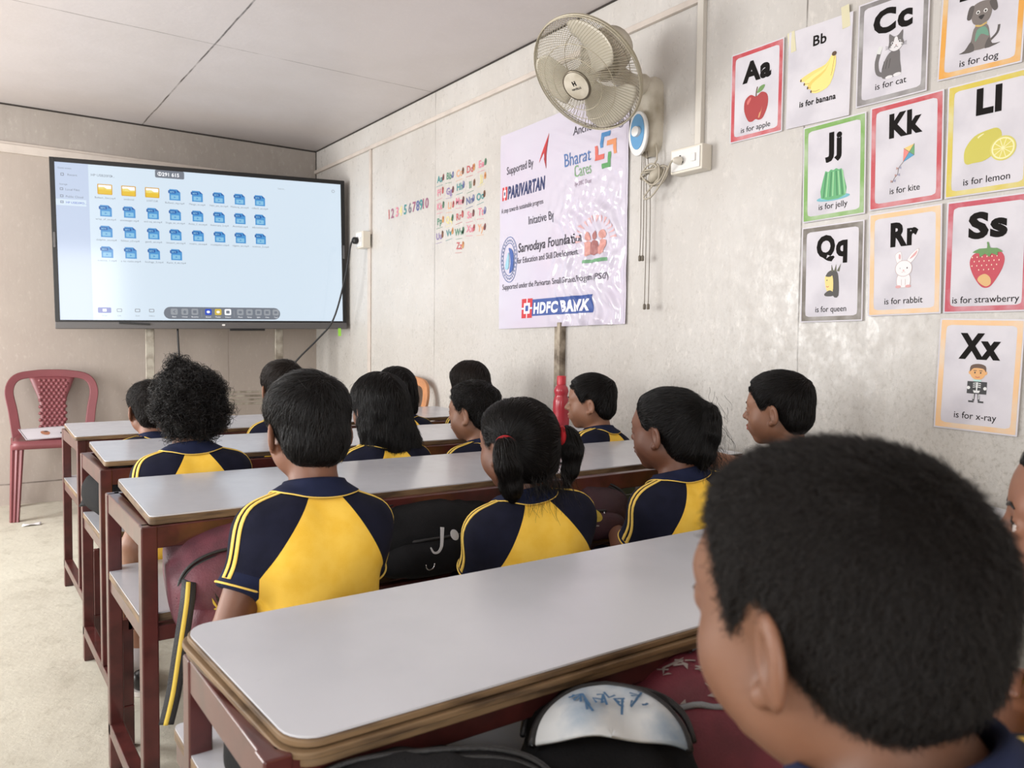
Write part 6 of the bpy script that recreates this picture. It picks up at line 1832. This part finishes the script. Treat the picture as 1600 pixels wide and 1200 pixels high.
# black bag with a printed grin
t, T, f = backpack('big black school bag with a white grin print, under the third desk', (.905, 1.700, .555), (.200, .170, .086), RZ(4), seed=3, handle=False)
M_PRW = mat('print_white', (206, 206, 208), .6)
def print_poly(T, f, hx, hz, P, m_, parent, name, lift=.0015):
    mb = MB(T); q = [on_front(f, T, x, z, hx, hz, lift) for x, z in P]
    n = len(P); cx = sum(p[0] for p in q) / n, sum(p[1] for p in q) / n - .002, sum(p[2] for p in q) / n
    mb.add(q + [cx], [(i, (i + 1) % n, n) for i in range(n)]); return mb.build(name, m_, parent, smooth=True)
def front_pt(hx, hy, hz, x, z):   # front of the pocket region, simple bulge
    return (x, -hy * 1.15 - .004, z)
pr = MB(T)
def FP_(x, z, w=0): return (x, -.170 * 1.16 + .35 * x * x + .30 * max(0, z) - w * 0, z)
def disc(mb, P, w): 
    mb.add([FP_(x, z) for x, z in P] + [(FP_(sum(a for a, b in P) / len(P), sum(b for a, b in P) / len(P)))], [(i, (i + 1) % len(P), len(P)) for i in range(len(P))])
for x, z in ((-.004, .020), (.036, .022)): disc(pr, ell(x, z, .010, .0125, 14, .5), 0)
P = spline([(-.070, .002), (-.062, -.010), (-.050, -.010), (-.042, .002), (-.036, .026), (-.033, .040)], 5, closed=False); wd = [.003 + .007 * (i / (len(P) - 1)) for i in range(len(P))]
L, Rr = stroke(P, wd); n = len(P); pr.add([FP_(x, z) for x, z in L] + [FP_(x, z) for x, z in Rr], [(i, i + 1, n + i + 1, n + i) for i in range(n - 1)])
P = spline([(.028, .042), (.040, .036), (.052, .038), (.056, .050)], 5, closed=False); L, Rr = stroke(P, .006); n = len(P); pr.add([FP_(x, z) for x, z in L] + [FP_(x, z) for x, z in Rr], [(i, i + 1, n + i + 1, n + i) for i in range(n - 1)])
pr.build('print', M_PRW, t, solid=.0008)
mb = MB(T); mb.tube([(-.072 + .011 * math.cos(a), FP_(-.072, -.035)[1] - .002, -.035 + .011 * math.sin(a)) for a in [PI * .95 + PI * 1.1 * i / 14 for i in range(15)]], .0016, 6); mb.build('ring', M_SIL, t, smooth=True)
# plum bag with a pair of yellow eyes
t, T, f = backpack('dark plum school bag printed with two yellow eyes, under the third desk', (1.405, 1.725, .553), (.165, .150, .082), RZ(-24), M_DMAR, seed=4)
M_EYY = mat('print_yellow', (170, 146, 52), .6)
def FQ(x, z, w=0): return (x, -.155 * 1.17 + .4 * x * x + .30 * max(0, z) - w, z)
def eyes(name, shapes, m_, w):
    mb = MB(T)
    for P in shapes:
        n = len(P); mb.add([FQ(x, z, w) for x, z in P] + [FQ(sum(a for a, b in P) / n, sum(b for a, b in P) / n, w)], [(i, (i + 1) % n, n) for i in range(n)])
    return mb.build(name, m_, t)
eyes('eye_print', [ell(-.034, -.004, .024, .021, 20, -.5)], M_EYY, .0012); eyes('eye_print', [ell(.030, .008, .025, .015, 20, -.5)], M_EYY, .0012)
eyes('pupil_print', [ell(-.026, -.004, .011, .010, 14)], M_BK, .0024); eyes('pupil_print', [ell(.024, .005, .010, .009, 14)], M_BK, .0024)
eyes('eye_glint', [ell(-.023, -.001, .003, .003, 8)], M_PRW, .0034); eyes('eye_glint', [ell(.027, .008, .003, .003, 8)], M_PRW, .0034)
M_LINE = mat('print_dull_white', (136, 126, 122), .7)
L, Rr = stroke([(-.046, -.034), (-.010, -.018)], .0035); eyes('line_print', [[L[0], L[1], Rr[1], Rr[0]]], M_LINE, .0012)
L, Rr = stroke([(-.006, -.018), (.044, -.020)], .0035); eyes('line_print', [[L[0], L[1], Rr[1], Rr[0]]], M_LINE, .0012)
# lunch tin next to it
M_TIN = mat('green_grey_tin', (112, 124, 104), .4, .5, var=.2, scale=30)
tin = thing('lunch_tin', (1.655, 1.80, .471), 'greenish ribbed lunch tin on the third desk shelf beside the plum bag', 'tin')
mb = MB(); mb.plate(rrect(.13, .085, .02, 5, 1.655, 1.80), .115, lambda x, y, z: (x, y, .4715 + z)); mb.build('body', M_TIN, tin, bevel=.003)
mb = MB()
for z in (.50, .525, .55, .575): 
    P = rrect(.132, .087, .021, 6, 1.655, 1.80); mb.tube([(x, y, z) for x, y in P], .0022, 6, closed=True)
mb.build('rib_pattern', M_SIL, tin, smooth=True)
mb = MB(); mb.plate(rrect(.134, .089, .021, 5, 1.655, 1.80), .016, lambda x, y, z: (x, y, .5866 + z)); mb.build('lid', M_TIN, tin, bevel=.004)
# nearest desk: four bags leaning out of the shelf
backpack('small black bag with pale piping inside the aisle end of the nearest desk', (.375, .905, .528), (.120, .105, .052), RZ(12), zipm=M_ZIP, seed=5, handle=False, straps=False, pocket=False)
backpack('plain black school bag bulging below the nearest desk edge, left of the white-panelled bag', (.400, .722, .495), (.150, .110, .072), RZ(-24) @ RX(-24), seed=6, handle=False, straps=False)
t, T, f = backpack('black school bag with a crumpled white and blue front panel, below the nearest desk edge', (.632, .690, .500), (.108, .066, .092), RZ(-38) @ RX(-60), seed=7, pocket=False, handle=False, straps=False)
M_PAN = mat('white_blue_print_cloth', (196, 200, 202), .5, var=.9, scale=9, rgb2=(70, 112, 146), bump=.5, bscale=40)
mb = MB(T)
def pan(u_, v_):
    a = PI * u_; r_ = v_ ** .8
    x = .088 * r_ * math.cos(a) * 1.0; z = -.022 + .092 * r_ * math.sin(a) * (1 - .1 * abs(math.cos(a)))
    y = -.070 * .98 - .018 * (1 - r_ ** 3) + .25 * max(0, z) * .6 + .0030 * math.sin(70 * x + 20 * z) + .0022 * math.sin(55 * z + 40 * x)
    return (x, y, z)
mb.grid(pan, 40, 14); pn = mb.build('front_panel', M_PAN, t, smooth=True, solid=.004)
mb = MB(T); mb.tube([pan(i / 30, 1.0) for i in range(31)], .0050, 6); mb.build('zip', M_ZBK, pn, smooth=True)
M_SCR = mat('print_blue_ink', (52, 92, 128), .6)
mb = MB(T); rs_ = random.Random(5)
for k in range(16):
    x0 = -.045 + .006 * k; z0 = .026 + .010 * math.sin(k)
    P = [(x0 + rs_.uniform(-.008, .008), z0 + rs_.uniform(-.012, .016)) for _ in range(3)]
    L, Rr = stroke(P, .0030); n = 3
    q = lambda x, z: (x, -.0705 - .018 * (1 - min(1, math.hypot(x / .088, (z + .022) / .092)) ** 3) + .15 * max(0, z) - .004, z)
    mb.add([q(*p) for p in L] + [q(*p) for p in Rr], [(i, i + 1, n + i + 1, n + i) for i in range(n - 1)])
mb.build('scribble_print', M_SCR, pn)
t, T, f = backpack('wine-red school bag with grey zips, below the nearest desk edge by the cropped-head boy', (.850, .705, .462), (.150, .100, .115), RZ(-34) @ RX(-42), M_MAR2, M_ZIP, seed=8, handle=False, straps=False, pocket_h=.5)
mb = MB(T)
for k in range(22):
    x0, z0 = rs_.uniform(-.10, .10), rs_.uniform(.02, .085)
    P = [(x0, z0), (x0 + rs_.uniform(-.02, .02), z0 + rs_.uniform(-.014, .014)), (x0 + rs_.uniform(-.02, .02), z0 + rs_.uniform(-.014, .014))]
    L, Rr = stroke(P, .0026); n = 3
    q = lambda x, z: on_front(f, T, x, z, .150, .115, .003)
    mb.add([q(*p) for p in L] + [q(*p) for p in Rr], [(i, i + 1, n + i + 1, n + i) for i in range(n - 1)])
mb.build('splash_print', M_LINE, t)
# ------------------------------------------------------------------ the pupils, row by row
BZ = .34
# between the first and second desks
child('boy with close-cut sides seated behind the front desk, half hidden by the curly-haired child', (.575, 2.95, BZ), (.580, 3.04, .757), hyaw=4, hs=.92, style='messy', tone='soft', n=2200, hr=.0006, seed=3, build=.95)
child('brown-haired boy behind the front desk, before the right post of the display stand', (1.055, 2.92, BZ), (1.045, 3.00, .822), hyaw=-6, style='short', tone='brown', n=2200, hr=.0006, seed=4, skin=1)
child('dark-haired pupil showing only a head behind the long-haired girl, before the tan chair', (1.55, 2.96, BZ), (1.550, 3.05, .796), hyaw=0, style='bob', n=1600, hr=.0007, seed=5)
child('girl with straight bobbed hair at the wall end, behind the front desk', (1.895, 2.95, BZ), (1.887, 3.00, .822), hyaw=4, style='bob', tone='brown', n=2200, hr=.0006, seed=6, build=.95)
# between the second and third desks
child('child with a big tousled mop of dark curls, behind the second desk', (.520, 2.165, BZ), (.520, 2.23, .824), hyaw=-4, style='curly', n=3600, hr=.0006, seed=7, lh=(-.155, .02, .03), skin=1, hs=.97, vox=.0045)
child('girl with long loose black hair over her collar, behind the second desk', (1.075, 2.165, BZ), (1.072, 2.22, .806), hyaw=3, hs=1.0, style='long', n=4200, hr=.0005, seed=8, vox=.0045)
child('boy with tufty hair turned to the left, between the long-haired girl and the pigtailed girl', (1.425, 2.155, BZ), (1.417, 2.22, .776), hyaw=27, byaw=4, hs=.93, style='messy', n=3000, hr=.0005, seed=9, vox=.004, skin=1)
child('boy in left profile beside the red bottle at the wall, behind the second desk', (1.905, 2.14, BZ), (1.910, 2.20, .795), hyaw=40, byaw=10, hs=.94, style='neat', n=3000, hr=.0005, seed=10, vox=.004, skin=1)
# between the third and nearest desks
child('boy with short straight black hair, seated at the aisle end behind the third desk', (.512, 1.320, BZ), (.532, 1.395, .843), hyaw=-2, byaw=-3, hpitch=-4, hs=.94, style='short', n=7500, hr=.00042, seed=11, vox=.0042, lh=(-.118, .045, .02), rh=(.08, .26, .19), lpole=(-.6, -.5, -.3), skin=0, build=.95)
child('girl with two ponytails in red hair bands, behind the third desk', (1.025, 1.325, BZ), (1.005, 1.40, .782), hyaw=6, byaw=-14, hs=.97, style='pigtail', tone='black', n=6500, hr=.00038, seed=12, vox=.0042, skin=0)
child('girl in left profile, dark hair tied in a thick hanging tail, behind the third desk', (1.465, 1.300, BZ), (1.438, 1.37, .795), hyaw=14, byaw=-8, hs=.98, style='tied', n=6000, hr=.00038, seed=13, vox=.0036, skin=2)
child('boy in left profile against the right wall, arms along the third desk', (1.885, 1.270, BZ), (1.846, 1.35, .832), hyaw=18, byaw=12, hs=.95, style='neat', n=6000, hr=.00040, seed=14, vox=.0036, skin=1, lh=(-.16, .30, .345), rh=(-.02, .33, .345), lpole=(-.9, -.3, -.6), rpole=(.9, -.1, -.5))
# behind the nearest desk
child('boy with a cropped head filling the right foreground', (.440, .165, BZ), (.410, .258, .850), hyaw=-2, hpitch=0, byaw=-6, hs=.92, neck=.016, nback=.019, style='buzz', tone='soft', n=34000, hr=.00020, seed=15, vox=.0028, skin=3, rh=(.16, .22, .20))
child('pupil mostly cut by the right edge of the photo, hand raised before the chest', (.985, .225, BZ), (.957, .303, .822), hyaw=22, byaw=14, hs=1.0, style='tied', n=4000, hr=.0004, seed=16, vox=.0034, skin=0, rh=(-.01, .15, .29), point=(1,), rpole=(1, -.2, -.5))
